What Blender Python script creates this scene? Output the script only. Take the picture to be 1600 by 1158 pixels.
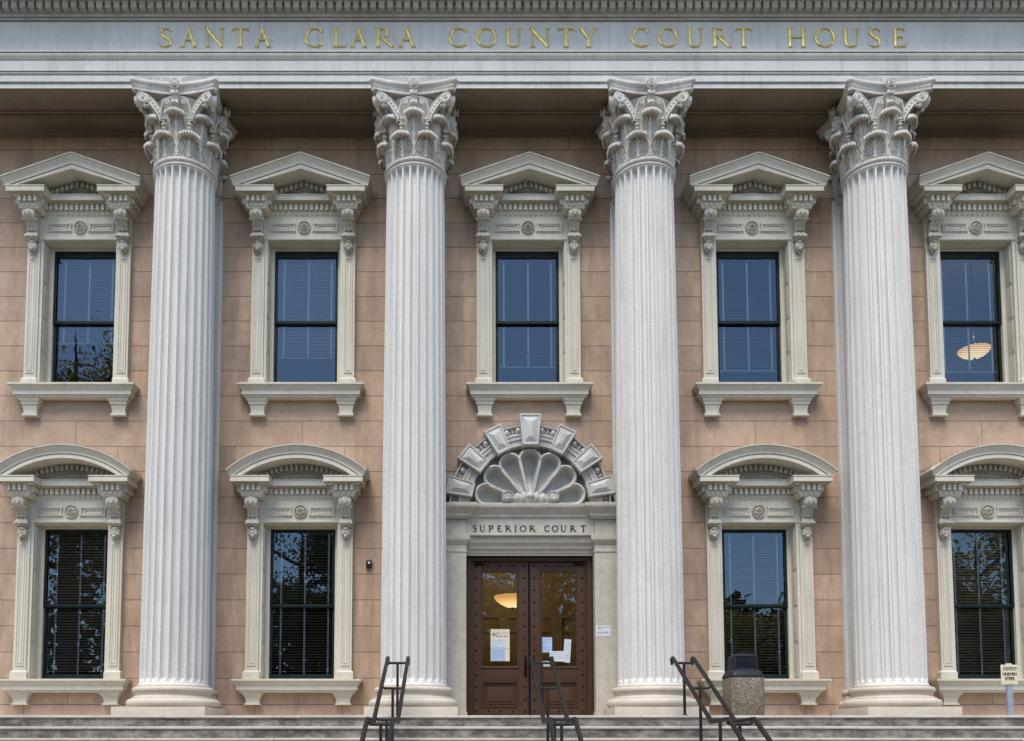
import bpy, bmesh, math, random
from mathutils import Vector, Matrix
R = math.radians
random.seed(7)
S = bpy.context.scene
for o in list(bpy.data.objects): bpy.data.objects.remove(o)

# ------------------------------------------------------------ camera, sky, sun, exposure
TILT = math.atan(.069)
cd = bpy.data.cameras.new('camera'); cam = bpy.data.objects.new('camera', cd)
S.collection.objects.link(cam); S.camera = cam
cam.location = (0, -13.5, -.31); cam.rotation_euler = (R(90) + TILT, 0, 0)
cd.sensor_fit = 'HORIZONTAL'; cd.sensor_width = 36; cd.lens = 1350 / 1600 * 36
cd.shift_x = (800 - 725) / 1600; cd.shift_y = (1059.8 - 579) / 1600
cd.clip_start = .1; cd.clip_end = 2000

SUN_EL, SUN_AZ = R(62), R(198)            # azimuth measured from +Y (behind the courthouse) towards +X
w = bpy.data.worlds.new('World'); S.world = w; w.use_nodes = True
nt = w.node_tree
sky = nt.nodes.new('ShaderNodeTexSky'); sky.sky_type = 'NISHITA'; sky.sun_disc = False
sky.sun_elevation = SUN_EL; sky.sun_rotation = SUN_AZ
sky.air_density = 1.0; sky.dust_density = 1.0; sky.ozone_density = 1.0
nt.links.new(sky.outputs[0], nt.nodes['Background'].inputs[0]); nt.nodes['Background'].inputs[1].default_value = .12
sl = bpy.data.lights.new('sun', 'SUN'); sl.energy = 1.5; sl.angle = R(30); sl.color = (1, .955, .875)
so = bpy.data.objects.new('sun', sl); S.collection.objects.link(so)
sd = Vector((math.sin(SUN_AZ) * math.cos(SUN_EL), math.cos(SUN_AZ) * math.cos(SUN_EL), math.sin(SUN_EL)))
so.rotation_euler = sd.to_track_quat('Z', 'Y').to_euler()
S.view_settings.view_transform = 'Standard'; S.view_settings.look = 'None'
S.view_settings.exposure = 1.3; S.view_settings.gamma = 1
S.render.resolution_x = 1024; S.render.resolution_y = 741
S.render.engine = 'CYCLES'
S.cycles.max_bounces = 8; S.cycles.transparent_max_bounces = 12

# ------------------------------------------------------------ constants of the facade (metres, platform = 0)
L = 3.618; XC = 1.035                     # bay width, centre of the door bay
ZSOF = 9.53                               # underside of the entablature
BAYS = [-2, -1, 0, 1, 2]

# ------------------------------------------------------------ materials
def mat(name):
    m = bpy.data.materials.new(name); m.use_nodes = True
    t = m.node_tree; b = t.nodes['Principled BSDF']
    return m, t, b
def N(t, kind, **kw):
    n = t.nodes.new(kind)
    for k, v in kw.items(): setattr(n, k, v)
    return n
def noise(t, vec, scale, detail=4, rough=.6):
    n = N(t, 'ShaderNodeTexNoise'); n.inputs['Scale'].default_value = scale
    n.inputs['Detail'].default_value = detail; n.inputs['Roughness'].default_value = rough
    t.links.new(vec, n.inputs['Vector']); return n.outputs['Fac']
def ramp(t, fac, stops):
    r = N(t, 'ShaderNodeValToRGB'); cr = r.color_ramp
    cr.elements[0].position = stops[0][0]; cr.elements[0].color = (*stops[0][1], 1)
    cr.elements[1].position = stops[1][0]; cr.elements[1].color = (*stops[1][1], 1)
    for p, c in stops[2:]:
        e = cr.elements.new(p); e.color = (*c, 1)
    t.links.new(fac, r.inputs[0]); return r.outputs[0]
def mix(t, fac, a, b, mode='MIX'):
    m = N(t, 'ShaderNodeMix', data_type='RGBA', blend_type=mode)
    for sock, v in ((m.inputs[0], fac), (m.inputs[6], a), (m.inputs[7], b)):
        if hasattr(v, 'links') or isinstance(v, bpy.types.NodeSocket): t.links.new(v, sock)
        else: sock.default_value = v if not isinstance(v, tuple) else (*v, 1)
    return m.outputs[2]
def mth(t, op, a, b=0.0, c=None):
    m = N(t, 'ShaderNodeMath', operation=op)
    for i, v in enumerate((a, b) if c is None else (a, b, c)):
        if isinstance(v, bpy.types.NodeSocket): t.links.new(v, m.inputs[i])
        else: m.inputs[i].default_value = v
    return m.outputs[0]
def coords(t, scale=(1, 1, 1), kind='world'):
    if kind == 'world':
        g = N(t, 'ShaderNodeNewGeometry'); src = g.outputs['Position']
    else:
        g = N(t, 'ShaderNodeTexCoord'); src = g.outputs['Object']
    mp = N(t, 'ShaderNodeMapping'); mp.inputs['Scale'].default_value = scale
    t.links.new(src, mp.inputs['Vector']); return mp.outputs[0]
def bump(t, b, h, strength=.3, dist=.01):
    n = N(t, 'ShaderNodeBump'); n.inputs['Strength'].default_value = strength; n.inputs['Distance'].default_value = dist
    t.links.new(h, n.inputs['Height']); t.links.new(n.outputs[0], b.inputs['Normal'])

def stone(name, base, dark, rough=.75, streak=.5, fine=40, bstr=.25, blot=.6):
    """painted or bare stone: broad blotches, vertical rain streaks, fine pitting"""
    m, t, b = mat(name)
    p = coords(t); st = coords(t, (7, 7, .55)); 
    n1 = noise(t, p, 1.6, 6); n2 = noise(t, st, 1.5, 5, .65); n3 = noise(t, p, fine, 3)
    f1 = ramp(t, n1, [(.35, (0, 0, 0)), (.75, (1, 1, 1))])
    f2 = ramp(t, n2, [(.5, (0, 0, 0)), (.78, (1, 1, 1))])
    c = mix(t, mth(t, 'MULTIPLY', f1, blot), base, dark)
    c = mix(t, mth(t, 'MULTIPLY', f2, streak), c, tuple(v * .62 for v in dark))
    f3 = ramp(t, n3, [(.3, (.86, .86, .86)), (.7, (1.06, 1.06, 1.06))])
    c = mix(t, 1.0, c, f3, 'MULTIPLY')
    t.links.new(c, b.inputs['Base Color']); b.inputs['Roughness'].default_value = rough
    b.inputs['Specular IOR Level'].default_value = .3
    bump(t, b, n3, bstr, .004)
    return m
def plain(name, col, rough=.5, metal=0, var=.12, scale=14):
    m, t, b = mat(name)
    n = noise(t, coords(t), scale, 4)
    c = ramp(t, n, [(.3, tuple(v * (1 - var) for v in col)), (.7, tuple(min(1, v * (1 + var)) for v in col))])
    t.links.new(c, b.inputs['Base Color']); b.inputs['Roughness'].default_value = rough; b.inputs['Metallic'].default_value = metal
    bump(t, b, n, .08, .003)
    return m

M = {}
M['column'] = stone('column_stone', (.67, .645, .60), (.50, .47, .42), streak=.35, blot=.22, fine=45, bstr=.08)
M['base'] = stone('base_stone', (.58, .51, .42), (.44, .37, .28), streak=.2, bstr=.08)
M['capital'] = stone('capital_stone', (.64, .60, .53), (.36, .32, .265), streak=.45, fine=30, bstr=.08)
M['entab'] = stone('entablature_stone', (.63, .61, .57), (.45, .43, .39), streak=.45, blot=.6, fine=45, bstr=.06)
M['cornice'] = stone('cornice_stone', (.47, .45, .40), (.32, .30, .26), streak=.5, fine=20)
M['soffit'] = stone('soffit_plaster_and_shade', (.27, .215, .15), (.17, .135, .09), streak=.3, fine=18)
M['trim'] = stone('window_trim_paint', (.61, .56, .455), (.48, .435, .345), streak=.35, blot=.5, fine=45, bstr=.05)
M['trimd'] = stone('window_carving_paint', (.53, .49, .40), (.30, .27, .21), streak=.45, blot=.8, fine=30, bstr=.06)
M['portal'] = stone('portal_stone', (.50, .455, .375), (.39, .35, .28), streak=.3, blot=.5, fine=12, bstr=.06)
M['arch'] = stone('arch_stone', (.52, .50, .455), (.34, .32, .285), streak=.45, blot=.8, fine=20, bstr=.08)

def wall_mat():
    m, t, b = mat('pink_stucco')
    g = N(t, 'ShaderNodeNewGeometry'); sp = N(t, 'ShaderNodeSeparateXYZ'); t.links.new(g.outputs['Position'], sp.inputs[0])
    x, z = sp.outputs[0], sp.outputs[2]
    nz = noise(t, coords(t), 3.0, 3)
    zz = mth(t, 'ADD', z, mth(t, 'MULTIPLY', mth(t, 'SUBTRACT', nz, .5), .012))
    row = mth(t, 'DIVIDE', mth(t, 'SUBTRACT', zz, .209), .4122)
    fr = mth(t, 'FRACT', mth(t, 'ADD', row, 50.0)); idx = mth(t, 'FLOOR', mth(t, 'ADD', row, 50.0))
    dz = mth(t, 'MULTIPLY', mth(t, 'MINIMUM', fr, mth(t, 'SUBTRACT', 1.0, fr)), .4122)
    hl = mth(t, 'LESS_THAN', dz, .0052)
    xm = mth(t, 'ABSOLUTE', mth(t, 'SUBTRACT', mth(t, 'MODULO', mth(t, 'ADD', x, L * 8 - XC + L / 2), L), L / 2))
    par = mth(t, 'MODULO', mth(t, 'ADD', idx, mth(t, 'GREATER_THAN', z, 6.0)), 2.0)   # 1 -> side joints
    ctr = mth(t, 'MULTIPLY', mth(t, 'SUBTRACT', 1.0, par), 1.0)
    d1 = mth(t, 'ABSOLUTE', mth(t, 'SUBTRACT', xm, .68)); d2 = xm
    v1 = mth(t, 'MULTIPLY', mth(t, 'LESS_THAN', d1, .004), par)
    v2 = mth(t, 'MULTIPLY', mth(t, 'LESS_THAN', d2, .004), ctr)
    line = mth(t, 'MINIMUM', mth(t, 'ADD', hl, mth(t, 'ADD', v1, v2)), 1.0)
    n1 = noise(t, coords(t), 1.1, 6); n2 = noise(t, coords(t, (3, 3, .8)), 1.2, 6, .7); n3 = noise(t, coords(t), 9, 5); n4 = noise(t, coords(t), 90, 2)
    # each course a slightly different tone
    wn = N(t, 'ShaderNodeTexWhiteNoise', noise_dimensions='2D')
    cv = N(t, 'ShaderNodeCombineXYZ'); t.links.new(idx, cv.inputs[0]); t.links.new(mth(t, 'FLOOR', mth(t, 'MULTIPLY', x, .55)), cv.inputs[1])
    t.links.new(cv.outputs[0], wn.inputs['Vector'])
    c = mix(t, ramp(t, n1, [(.35, (0, 0, 0)), (.7, (1, 1, 1))]), (.485, .338, .235), (.365, .245, .165))
    c = mix(t, mth(t, 'MULTIPLY', ramp(t, n3, [(.45, (0, 0, 0)), (.8, (1, 1, 1))]), .45), c, (.56, .42, .30))
    c = mix(t, mth(t, 'MULTIPLY', ramp(t, n2, [(.55, (0, 0, 0)), (.8, (1, 1, 1))]), .55), c, (.20, .125, .09))
    n5 = noise(t, coords(t, (6, 6, 1.1)), 1.0, 6, .75); n6 = noise(t, coords(t), 2.3, 7, .7)
    band = mth(t, 'LESS_THAN', mth(t, 'ABSOLUTE', mth(t, 'SUBTRACT', xm, 1.0)), mth(t, 'MULTIPLY', n3, .34))
    st_ = mth(t, 'MULTIPLY', mth(t, 'MULTIPLY', band, ramp(t, n5, [(.42, (0, 0, 0)), (.68, (1, 1, 1))])), .5)
    c = mix(t, st_, c, (.17, .11, .08))
    c = mix(t, mth(t, 'MULTIPLY', ramp(t, n6, [(.48, (0, 0, 0)), (.70, (1, 1, 1))]), .6), c, (.30, .195, .135))
    tone = ramp(t, wn.outputs[0], [(0, (.88, .89, .90)), (1, (1.06, 1.05, 1.04))])
    c = mix(t, 1.0, c, tone, 'MULTIPLY')
    c = mix(t, mth(t, 'MULTIPLY', line, .85), c, (.07, .045, .035))
    t.links.new(c, b.inputs['Base Color']); b.inputs['Roughness'].default_value = .85
    h = mth(t, 'SUBTRACT', mth(t, 'ADD', mth(t, 'MULTIPLY', n4, .25), mth(t, 'MULTIPLY', n3, .35)), mth(t, 'MULTIPLY', line, 1.0))
    bump(t, b, h, .5, .006)
    return m
M['wall'] = wall_mat()

def step_mat():
    m, t, b = mat('weathered_step_stone')
    g = N(t, 'ShaderNodeNewGeometry'); sp = N(t, 'ShaderNodeSeparateXYZ'); t.links.new(g.outputs['Position'], sp.inputs[0])
    nrm = N(t, 'ShaderNodeSeparateXYZ'); t.links.new(g.outputs['Normal'], nrm.inputs[0])
    # face below the nosing collects black grime (a stain with its own edge)
    fr = mth(t, 'FRACT', mth(t, 'DIVIDE', mth(t, 'ADD', sp.outputs[2], 15.5 + .031), .155))
    n1 = noise(t, coords(t, (1.6, 1.6, 3.2)), 2.2, 6, .7); n2 = noise(t, coords(t), 30, 4, .7); n3 = noise(t, coords(t, (14, 1, 2)), 1, 4)
    face = mth(t, 'LESS_THAN', fr, .98)
    nos = mth(t, 'GREATER_THAN', fr, .992)
    base = mix(t, ramp(t, n2, [(.3, (0, 0, 0)), (.7, (1, 1, 1))]), (.36, .32, .27), (.22, .20, .17))
    gr = ramp(t, n1, [(.36, (0, 0, 0)), (.6, (1, 1, 1))])
    k = mth(t, 'MULTIPLY', gr, .85)
    c = mix(t, k, base, (.045, .04, .035))
    k2 = mth(t, 'MULTIPLY', ramp(t, n3, [(.5, (0, 0, 0)), (.75, (1, 1, 1))]), .5)
    c = mix(t, k2, c, (.12, .11, .10))
    t.links.new(c, b.inputs['Base Color']); b.inputs['Roughness'].default_value = .9
    bump(t, b, n2, .35, .006)
    return m
M['step'] = step_mat()
M['nosing'] = stone('step_nosing_stone', (.56, .50, .43), (.30, .27, .23), streak=.3, blot=.7, fine=50)

def ground_mat():
    m, t, b = mat('plaza_paving')
    n = noise(t, coords(t), .5, 6); n2 = noise(t, coords(t), 25, 3)
    c = mix(t, n, (.075, .07, .06), (.05, .047, .04)); c = mix(t, mth(t, 'MULTIPLY', n2, .3), c, (.10, .09, .075))
    t.links.new(c, b.inputs['Base Color']); b.inputs['Roughness'].default_value = .9; bump(t, b, n2, .2)
    return m
M['ground'] = ground_mat()

def wood_mat():
    m, t, b = mat('dark_stained_wood')
    n = noise(t, coords(t, (22, 22, 1.3)), 2.5, 6, .65); n2 = noise(t, coords(t), 3, 3)
    c = mix(t, n, (.032, .015, .008), (.088, .042, .021)); c = mix(t, mth(t, 'MULTIPLY', n2, .5), c, (.055, .028, .015))
    t.links.new(c, b.inputs['Base Color']); b.inputs['Roughness'].default_value = .5; b.inputs['Specular IOR Level'].default_value = .25
    bump(t, b, n, .15, .002)
    return m
M['wood'] = wood_mat()
M['sash'] = plain('dark_green_sash_paint', (.006, .014, .012), .5, var=.2)
M['rail'] = plain('dark_bronze_rail_paint', (.020, .017, .015), .5, .1, .3, 30)
M['iron'] = plain('black_iron', (.012, .011, .011), .4, .5)
M['gold'] = plain('gilt_letters', (.90, .66, .22), .38, .55, .25, 20)
M['ink'] = plain('dark_letters', (.03, .027, .025), .5, 0)
M['black'] = plain('black_plastic', (.016, .017, .022), .45, 0, .2, 8)
M['flap'] = plain('black_plastic_flap', (.010, .011, .017), .35, 0, .2, 8)
M['galv'] = plain('galvanised_post', (.30, .31, .36), .5, .2, .15, 20)
M['signc'] = plain('cream_sign_board', (.62, .57, .38), .55, 0, .05)
M['paper'] = plain('white_paper', (.52, .56, .60), .6, 0, .05)
M['paperb'] = plain('blue_white_paper', (.36, .44, .62), .6, 0, .06)
M['papery'] = plain('yellowed_paper', (.62, .56, .42), .6, 0, .05)
M['plaque'] = plain('white_plaque', (.62, .63, .68), .5, 0, .04)
M['print'] = plain('printed_ink', (.05, .06, .09), .6)
M['slat'] = plain('blind_slats', (.46, .30, .20), .6, 0, .1, 5)
M['slatu'] = plain('white_blind_slats', (.40, .39, .38), .6, 0, .08, 5)
M['tape'] = plain('blind_tape', (.66, .64, .60), .8, 0, .08, 5)
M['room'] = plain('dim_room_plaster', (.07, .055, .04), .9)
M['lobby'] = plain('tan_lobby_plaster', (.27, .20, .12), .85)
M['spike'] = plain('steel_bird_spikes', (.16, .15, .14), .45, .6)
M['bark'] = plain('bark', (.09, .065, .045), .95, 0, .4, 12)
def leaf_mat(name, a, b_, c_):
    m, t, b = mat(name)
    oi = N(t, 'ShaderNodeNewGeometry')
    c = ramp(t, oi.outputs['Random Per Island'], [(0, a), (.5, b_), (1, c_)])
    t.links.new(c, b.inputs['Base Color']); b.inputs['Roughness'].default_value = .6
    tl = N(t, 'ShaderNodeBsdfTranslucent'); mx = N(t, 'ShaderNodeMixShader'); mx.inputs[0].default_value = .5; t.links.new(c, tl.inputs[0])
    t.links.new(b.outputs[0], mx.inputs[1]); t.links.new(tl.outputs[0], mx.inputs[2]); t.links.new(mx.outputs[0], t.nodes['Material Output'].inputs[0])
    return m
M['leafg'] = leaf_mat('green_leaves', (.06, .09, .025), (.11, .14, .035), (.20, .20, .06))
M['leafd'] = leaf_mat('deep_green_leaves', (.012, .018, .008), (.025, .034, .012), (.05, .06, .018))
M['leafy'] = leaf_mat('autumn_leaves', (.10, .10, .03), (.40, .27, .06), (.85, .60, .14))
for k_ in ('sash', 'rail', 'black', 'flap', 'iron'): M[k_].node_tree.nodes['Principled BSDF'].inputs['Specular IOR Level'].default_value = .2
def aggregate():
    m, t, b = mat('exposed_aggregate')
    v = N(t, 'ShaderNodeTexVoronoi'); v.inputs['Scale'].default_value = 75; t.links.new(coords(t), v.inputs['Vector'])
    sp = N(t, 'ShaderNodeSeparateColor'); t.links.new(v.outputs['Color'], sp.inputs[0])
    c = ramp(t, sp.outputs[0], [(0, (.11, .09, .065)), (.35, (.18, .148, .11)), (.7, (.24, .198, .147)), (1, (.32, .27, .205))])
    d = ramp(t, v.outputs['Distance'], [(.4, (1, 1, 1)), (.8, (.5, .48, .45))])
    c = mix(t, 1.0, c, d, 'MULTIPLY')
    t.links.new(c, b.inputs['Base Color']); b.inputs['Roughness'].default_value = .85
    bump(t, b, mth(t, 'SUBTRACT', 1.0, v.outputs['Distance']), .9, .008)
    return m
M['aggr'] = aggregate()
def glass_mat(name, tint, lo, hi):
    m = bpy.data.materials.new(name); m.use_nodes = True; t = m.node_tree
    for n in list(t.nodes): t.nodes.remove(n)
    out = N(t, 'ShaderNodeOutputMaterial'); mx = N(t, 'ShaderNodeMixShader')
    tr = N(t, 'ShaderNodeBsdfTransparent'); tr.inputs[0].default_value = (*tint, 1)
    gl = N(t, 'ShaderNodeBsdfGlossy'); gl.inputs['Roughness'].default_value = .008; gl.inputs[0].default_value = (.62, .82, 1, 1)
    lw = N(t, 'ShaderNodeFresnel'); lw.inputs[0].default_value = 1.5
    f = mth(t, 'ADD', mth(t, 'MULTIPLY', lw.outputs[0], hi), lo)
    nz = noise(t, coords(t), 1.3, 2); bp = N(t, 'ShaderNodeBump'); bp.inputs['Strength'].default_value = .05; bp.inputs['Distance'].default_value = .02
    t.links.new(nz, bp.inputs['Height']); t.links.new(bp.outputs[0], gl.inputs['Normal'])
    t.links.new(f, mx.inputs[0]); t.links.new(tr.outputs[0], mx.inputs[1]); t.links.new(gl.outputs[0], mx.inputs[2])
    t.links.new(mx.outputs[0], out.inputs[0]); return m
M['glass'] = glass_mat('window_glass', (.72, .76, .78), .035, 1.45)
M['dglass'] = glass_mat('door_glass', (.85, .87, .86), .03, 1.7)
def emis(name, col, s, base=(.9, .8, .6)):
    m, t, b = mat(name); b.inputs['Base Color'].default_value = (*base, 1)
    b.inputs['Emission Color'].default_value = (*col, 1); b.inputs['Emission Strength'].default_value = s
    n = noise(t, coords(t), 8, 3); c = ramp(t, n, [(.3, tuple(v * .85 for v in base)), (.7, base)]); t.links.new(c, b.inputs['Base Color'])
    return m
M['lamp'] = emis('lit_alabaster_bowl', (1, .66, .26), 1)
def _lamp():
    t = M['lamp'].node_tree; b = t.nodes['Principled BSDF']; v = N(t, 'ShaderNodeVectorMath', operation='LENGTH'); t.links.new(coords(t, (1, 1, 1.0), 'obj'), v.inputs[0])
    r = ramp(t, mth(t, 'DIVIDE', v.outputs['Value'], .36), [(.25, (1, .80, .42)), (.6, (1, .66, .26)), (.95, (.55, .27, .07))]); t.links.new(r, b.inputs['Emission Color']); b.inputs['Emission Strength'].default_value = .55
_lamp()

# ------------------------------------------------------------ mesh helpers
class MB:
    def __init__(s): s.v = []; s.f = []; s.m = []; s.mi = 0
    def add(s, vs, fs):
        o = len(s.v); s.v += [tuple(v) for v in vs]; s.f += [tuple(i + o for i in f) for f in fs]; s.m += [s.mi] * len(fs)
    def box(s, x0, x1, y0, y1, z0, z1, T=None):
        vs = [Vector((x, y, z)) for x in (x0, x1) for y in (y0, y1) for z in (z0, z1)]
        if T is not None: vs = [T @ v for v in vs]
        s.add(vs, [(0, 1, 3, 2), (4, 6, 7, 5), (0, 4, 5, 1), (2, 3, 7, 6), (0, 2, 6, 4), (1, 5, 7, 3)])
    def bbox(s, x0, x1, y0, y1, z0, z1, b=.01, T=None):
        """box with chamfered edges"""
        bm = bmesh.new(); bmesh.ops.create_cube(bm, size=1)
        for v in bm.verts: v.co = Vector(((x0 + x1) / 2 + v.co.x * (x1 - x0), (y0 + y1) / 2 + v.co.y * (y1 - y0), (z0 + z1) / 2 + v.co.z * (z1 - z0)))
        bmesh.ops.bevel(bm, geom=bm.edges[:], offset=b, segments=2, profile=.7, affect='EDGES')
        s.bm(bm, T)
    def bm(s, bm, T=None):
        bm.verts.index_update()
        s.add([(T @ v.co) if T is not None else v.co.copy() for v in bm.verts], [[v.index for v in f.verts] for f in bm.faces]); bm.free()
    def grid(s, rows, closed=False):
        n = len(rows[0]); o = len(s.v); vs = [p for r in rows for p in r]; fs = []
        for i in range(len(rows) - 1):
            for j in range(n if closed else n - 1):
                k = (j + 1) % n; fs.append((i * n + j, i * n + k, (i + 1) * n + k, (i + 1) * n + j))
        s.add(vs, fs)
    def slab(s, rows, off):
        """grid with thickness: off(v) -> back point"""
        n = len(rows[0]); m = len(rows)
        s.grid(rows); back = [[off(p) for p in r] for r in rows]; s.grid([r[::-1] for r in back])
        edge = [(0, j) for j in range(n)] + [(i, n - 1) for i in range(1, m)] + [(m - 1, j) for j in range(n - 2, -1, -1)] + [(i, 0) for i in range(m - 2, 0, -1)]
        s.grid([[rows[i][j] for i, j in edge], [back[i][j] for i, j in edge]], True)
    def lathe(s, prof, n=48, c=(0, 0), cap=True, axis='z', T=None):
        rows = []
        for r, z in prof:
            rows.append([Vector((c[0] + r * math.cos(2 * math.pi * k / n), c[1] + r * math.sin(2 * math.pi * k / n), z)) for k in range(n)])
        if T is not None: rows = [[T @ p for p in r] for r in rows]
        s.grid(rows, True)
        if cap:
            o = len(s.v); s.add(rows[0], [tuple(range(n))[::-1]]); s.add(rows[-1], [tuple(range(n))])
    def sweep(s, path, prof, Nv, closed=False, clampz=None):
        path = [Vector(p) for p in path]; Nv = Vector(Nv); n = len(path); rows = []
        for i in range(n):
            if closed: a = (path[i] - path[i - 1]).normalized(); b = (path[(i + 1) % n] - path[i]).normalized()
            else:
                a = (path[i] - path[i - 1]).normalized() if i else (path[1] - path[0]).normalized()
                b = (path[i + 1] - path[i]).normalized() if i < n - 1 else a
            pa = a.cross(Nv); pb = b.cross(Nv); pm = (pa + pb).normalized(); k = 1 / max(.2, pm.dot(pa))
            r = [path[i] + pm * (k * u) + Nv * v for u, v in prof]
            if clampz is not None:
                for q in r: q.z = max(q.z, clampz)
            rows.append(r)
        if closed: rows.append(rows[0])
        s.grid(rows, True)
        if not closed:
            s.add(rows[0], [tuple(range(len(prof)))]); s.add(rows[-1], [tuple(range(len(prof)))[::-1]])
    def poly(s, pts, y0, y1, T=None):
        """outline in xz extruded in y"""
        n = len(pts); vs = [Vector((x, y0, z)) for x, z in pts] + [Vector((x, y1, z)) for x, z in pts]
        if T is not None: vs = [T @ v for v in vs]
        s.add(vs, [tuple(range(n)), tuple(range(n, 2 * n))[::-1]] + [(i, (i + 1) % n, n + (i + 1) % n, n + i) for i in range(n)])
    def tube(s, p, q, r, n=8):
        p = Vector(p); q = Vector(q); d = (q - p).normalized(); a = d.orthogonal().normalized(); b = d.cross(a)
        rows = [[c + a * (r * math.cos(2 * math.pi * k / n)) + b * (r * math.sin(2 * math.pi * k / n)) for k in range(n)] for c in (p, q)]
        s.grid(rows, True); s.add(rows[0], [tuple(range(n))[::-1]]); s.add(rows[1], [tuple(range(n))])
    def tubep(s, pts, rs, n=8):
        rows = []; pts = [Vector(p) for p in pts]; up = None
        for i, p in enumerate(pts):
            d = (pts[min(i + 1, len(pts) - 1)] - pts[max(i - 1, 0)]).normalized()
            a = d.orthogonal().normalized() if up is None else (up - d * up.dot(d)).normalized(); up = a; b = d.cross(a)
            r = rs[i] if isinstance(rs, (list, tuple)) else rs
            rows.append([p + a * (r * math.cos(2 * math.pi * k / n)) + b * (r * math.sin(2 * math.pi * k / n)) for k in range(n)])
        s.grid(rows, True); s.add(rows[0], [tuple(range(n))[::-1]]); s.add(rows[-1], [tuple(range(n))])
    def ball(s, c, r, n=8, sc=(1, 1, 1)):
        rows = []
        for i in range(n + 1):
            a = math.pi * i / n
            rows.append([Vector((c[0] + sc[0] * r * math.sin(a + 1e-4) * math.cos(2 * math.pi * k / (n * 2)), c[1] + sc[1] * r * math.sin(a + 1e-4) * math.sin(2 * math.pi * k / (n * 2)), c[2] + sc[2] * r * math.cos(a))) for k in range(n * 2)])
        s.grid(rows, True)

col = S.collection
def build(name, mb, mats, parent=None, smooth=35, recalc=True, loc=None):
    me = bpy.data.meshes.new(name); me.from_pydata(mb.v, [], mb.f)
    if not isinstance(mats, (list, tuple)): mats = [mats]
    for m in mats: me.materials.append(m)
    if len(mats) > 1:
        for p, i in zip(me.polygons, mb.m): p.material_index = i
    if recalc:
        bm = bmesh.new(); bm.from_mesh(me); bmesh.ops.remove_doubles(bm, verts=bm.verts, dist=1e-5)
        bmesh.ops.recalc_face_normals(bm, faces=bm.faces); bm.to_mesh(me); bm.free()
    if smooth:
        for p in me.polygons: p.use_smooth = True
        me.set_sharp_from_angle(angle=R(smooth))
    o = bpy.data.objects.new(name, me); col.objects.link(o)
    if parent: o.parent = parent
    if loc: o.location = loc
    return o
def empty(name, loc=(0, 0, 0), parent=None):
    o = bpy.data.objects.new(name, None); col.objects.link(o); o.location = loc; o.empty_display_size = .2
    if parent: o.parent = parent
    return o
def tag(o, label=None, cat=None, group=None, kind=None):
    for k, v in (('label', label), ('category', cat), ('group', group), ('kind', kind)):
        if v: o[k] = v
    return o
def copy_tree(o, parent=None):
    c = o.copy(); col.objects.link(c); c.parent = parent
    for ch in list(o.children): copy_tree(ch, c)
    return c

# ------------------------------------------------------------ setting
g = MB(); g.box(-250, 250, -300, 120, -2.3, -1.86)
tag(build('ground', g, M['ground'], smooth=0), kind='structure')
X0, X1 = -14.0, 16.0
YE = -1.6; RUN, RISE = .30, .155
st = MB(); ns = MB()
for k in range(12):
    yk = YE - RUN * k; z = -RISE * k
    st.box(X0, X1, yk + .022, (yk + RUN + .04) if k else -.02 + .6, z - RISE - .02, z - .036)
    # nosing slabs, each stone slightly out of line, joints open
    x = X0 + random.uniform(0, 1)
    xs = [X0]
    while x < X1 - .6: xs.append(x); x += random.uniform(1.15, 2.6)
    xs.append(X1)
    for a, b in zip(xs, xs[1:]):
        dy = random.uniform(-.006, .006); dz = random.uniform(-.0035, .0015)
        back = (yk + RUN + .03) if k else .6
        ns.sweep([(a + .003, 0, 0), (b - .003, 0, 0)],
                 [(-back, z + dz - .036), (-yk - dy - .012, z + dz - .036), (-yk - dy - .001, z + dz - .031), (-yk - dy + .003, z + dz - .018), (-yk - dy - .001, z + dz - .005), (-yk - dy - .012, z + dz), (-back, z + dz)], (0, 0, 1))
steps = build('steps', st, M['step'], smooth=0); tag(steps, kind='structure')
ns_o = build('step_treads', ns, M['nosing'], steps)

court = empty('courthouse', (XC, 0, 0))
tag(court, 'neoclassical courthouse front with pink stucco walls, four white fluted Corinthian columns and gilt lettering', 'courthouse')
def rel(o):            # everything of the courthouse is modelled in world metres, its root stands at the door
    o.location.x -= XC; return o

# walls with openings
ops = []
UZ0, UZ1 = 5.28, 7.714; LZ0, LZ1 = .597, 3.08
for k in BAYS:
    xc = XC + k * L; ops.append((xc - .59, xc + .59, UZ0, UZ1))
    if k: ops.append((xc - .59, xc + .59, LZ0, LZ1))
ops.append((XC - 1.0, XC + 1.0, 0, 2.56))
wm = MB()
xs = sorted({X0 + 1, X1 - 1, *[v for o in ops for v in o[:2]]}); zs = sorted({-.02, ZSOF + .3, *[v for o in ops for v in o[2:]]})
for a, b in zip(xs, xs[1:]):
    for c, d in zip(zs, zs[1:]):
        if any(o[0] - 1e-4 <= a and b <= o[1] + 1e-4 and o[2] - 1e-4 <= c and d <= o[3] + 1e-4 for o in ops): continue
        wm.add([(a, 0, c), (b, 0, c), (b, 0, d), (a, 0, d)], [(0, 1, 2, 3)])
        wm.add([(a, .35, c), (b, .35, c), (b, .35, d), (a, .35, d)], [(3, 2, 1, 0)])
for a, b, c, d in ops:
    wm.add([(a, 0, c), (a, .35, c), (a, .35, d), (a, 0, d)], [(0, 1, 2, 3)]); wm.add([(b, 0, c), (b, .35, c), (b, .35, d), (b, 0, d)], [(3, 2, 1, 0)])
    wm.add([(a, 0, c), (b, 0, c), (b, .35, c), (a, .35, c)], [(0, 1, 2, 3)]); wm.add([(a, 0, d), (b, 0, d), (b, .35, d), (a, .35, d)], [(3, 2, 1, 0)])
rel(build('wall', wm, M['wall'], court, smooth=0, recalc=False))
sw = MB()  # unseen side and back walls, added to keep light out
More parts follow.
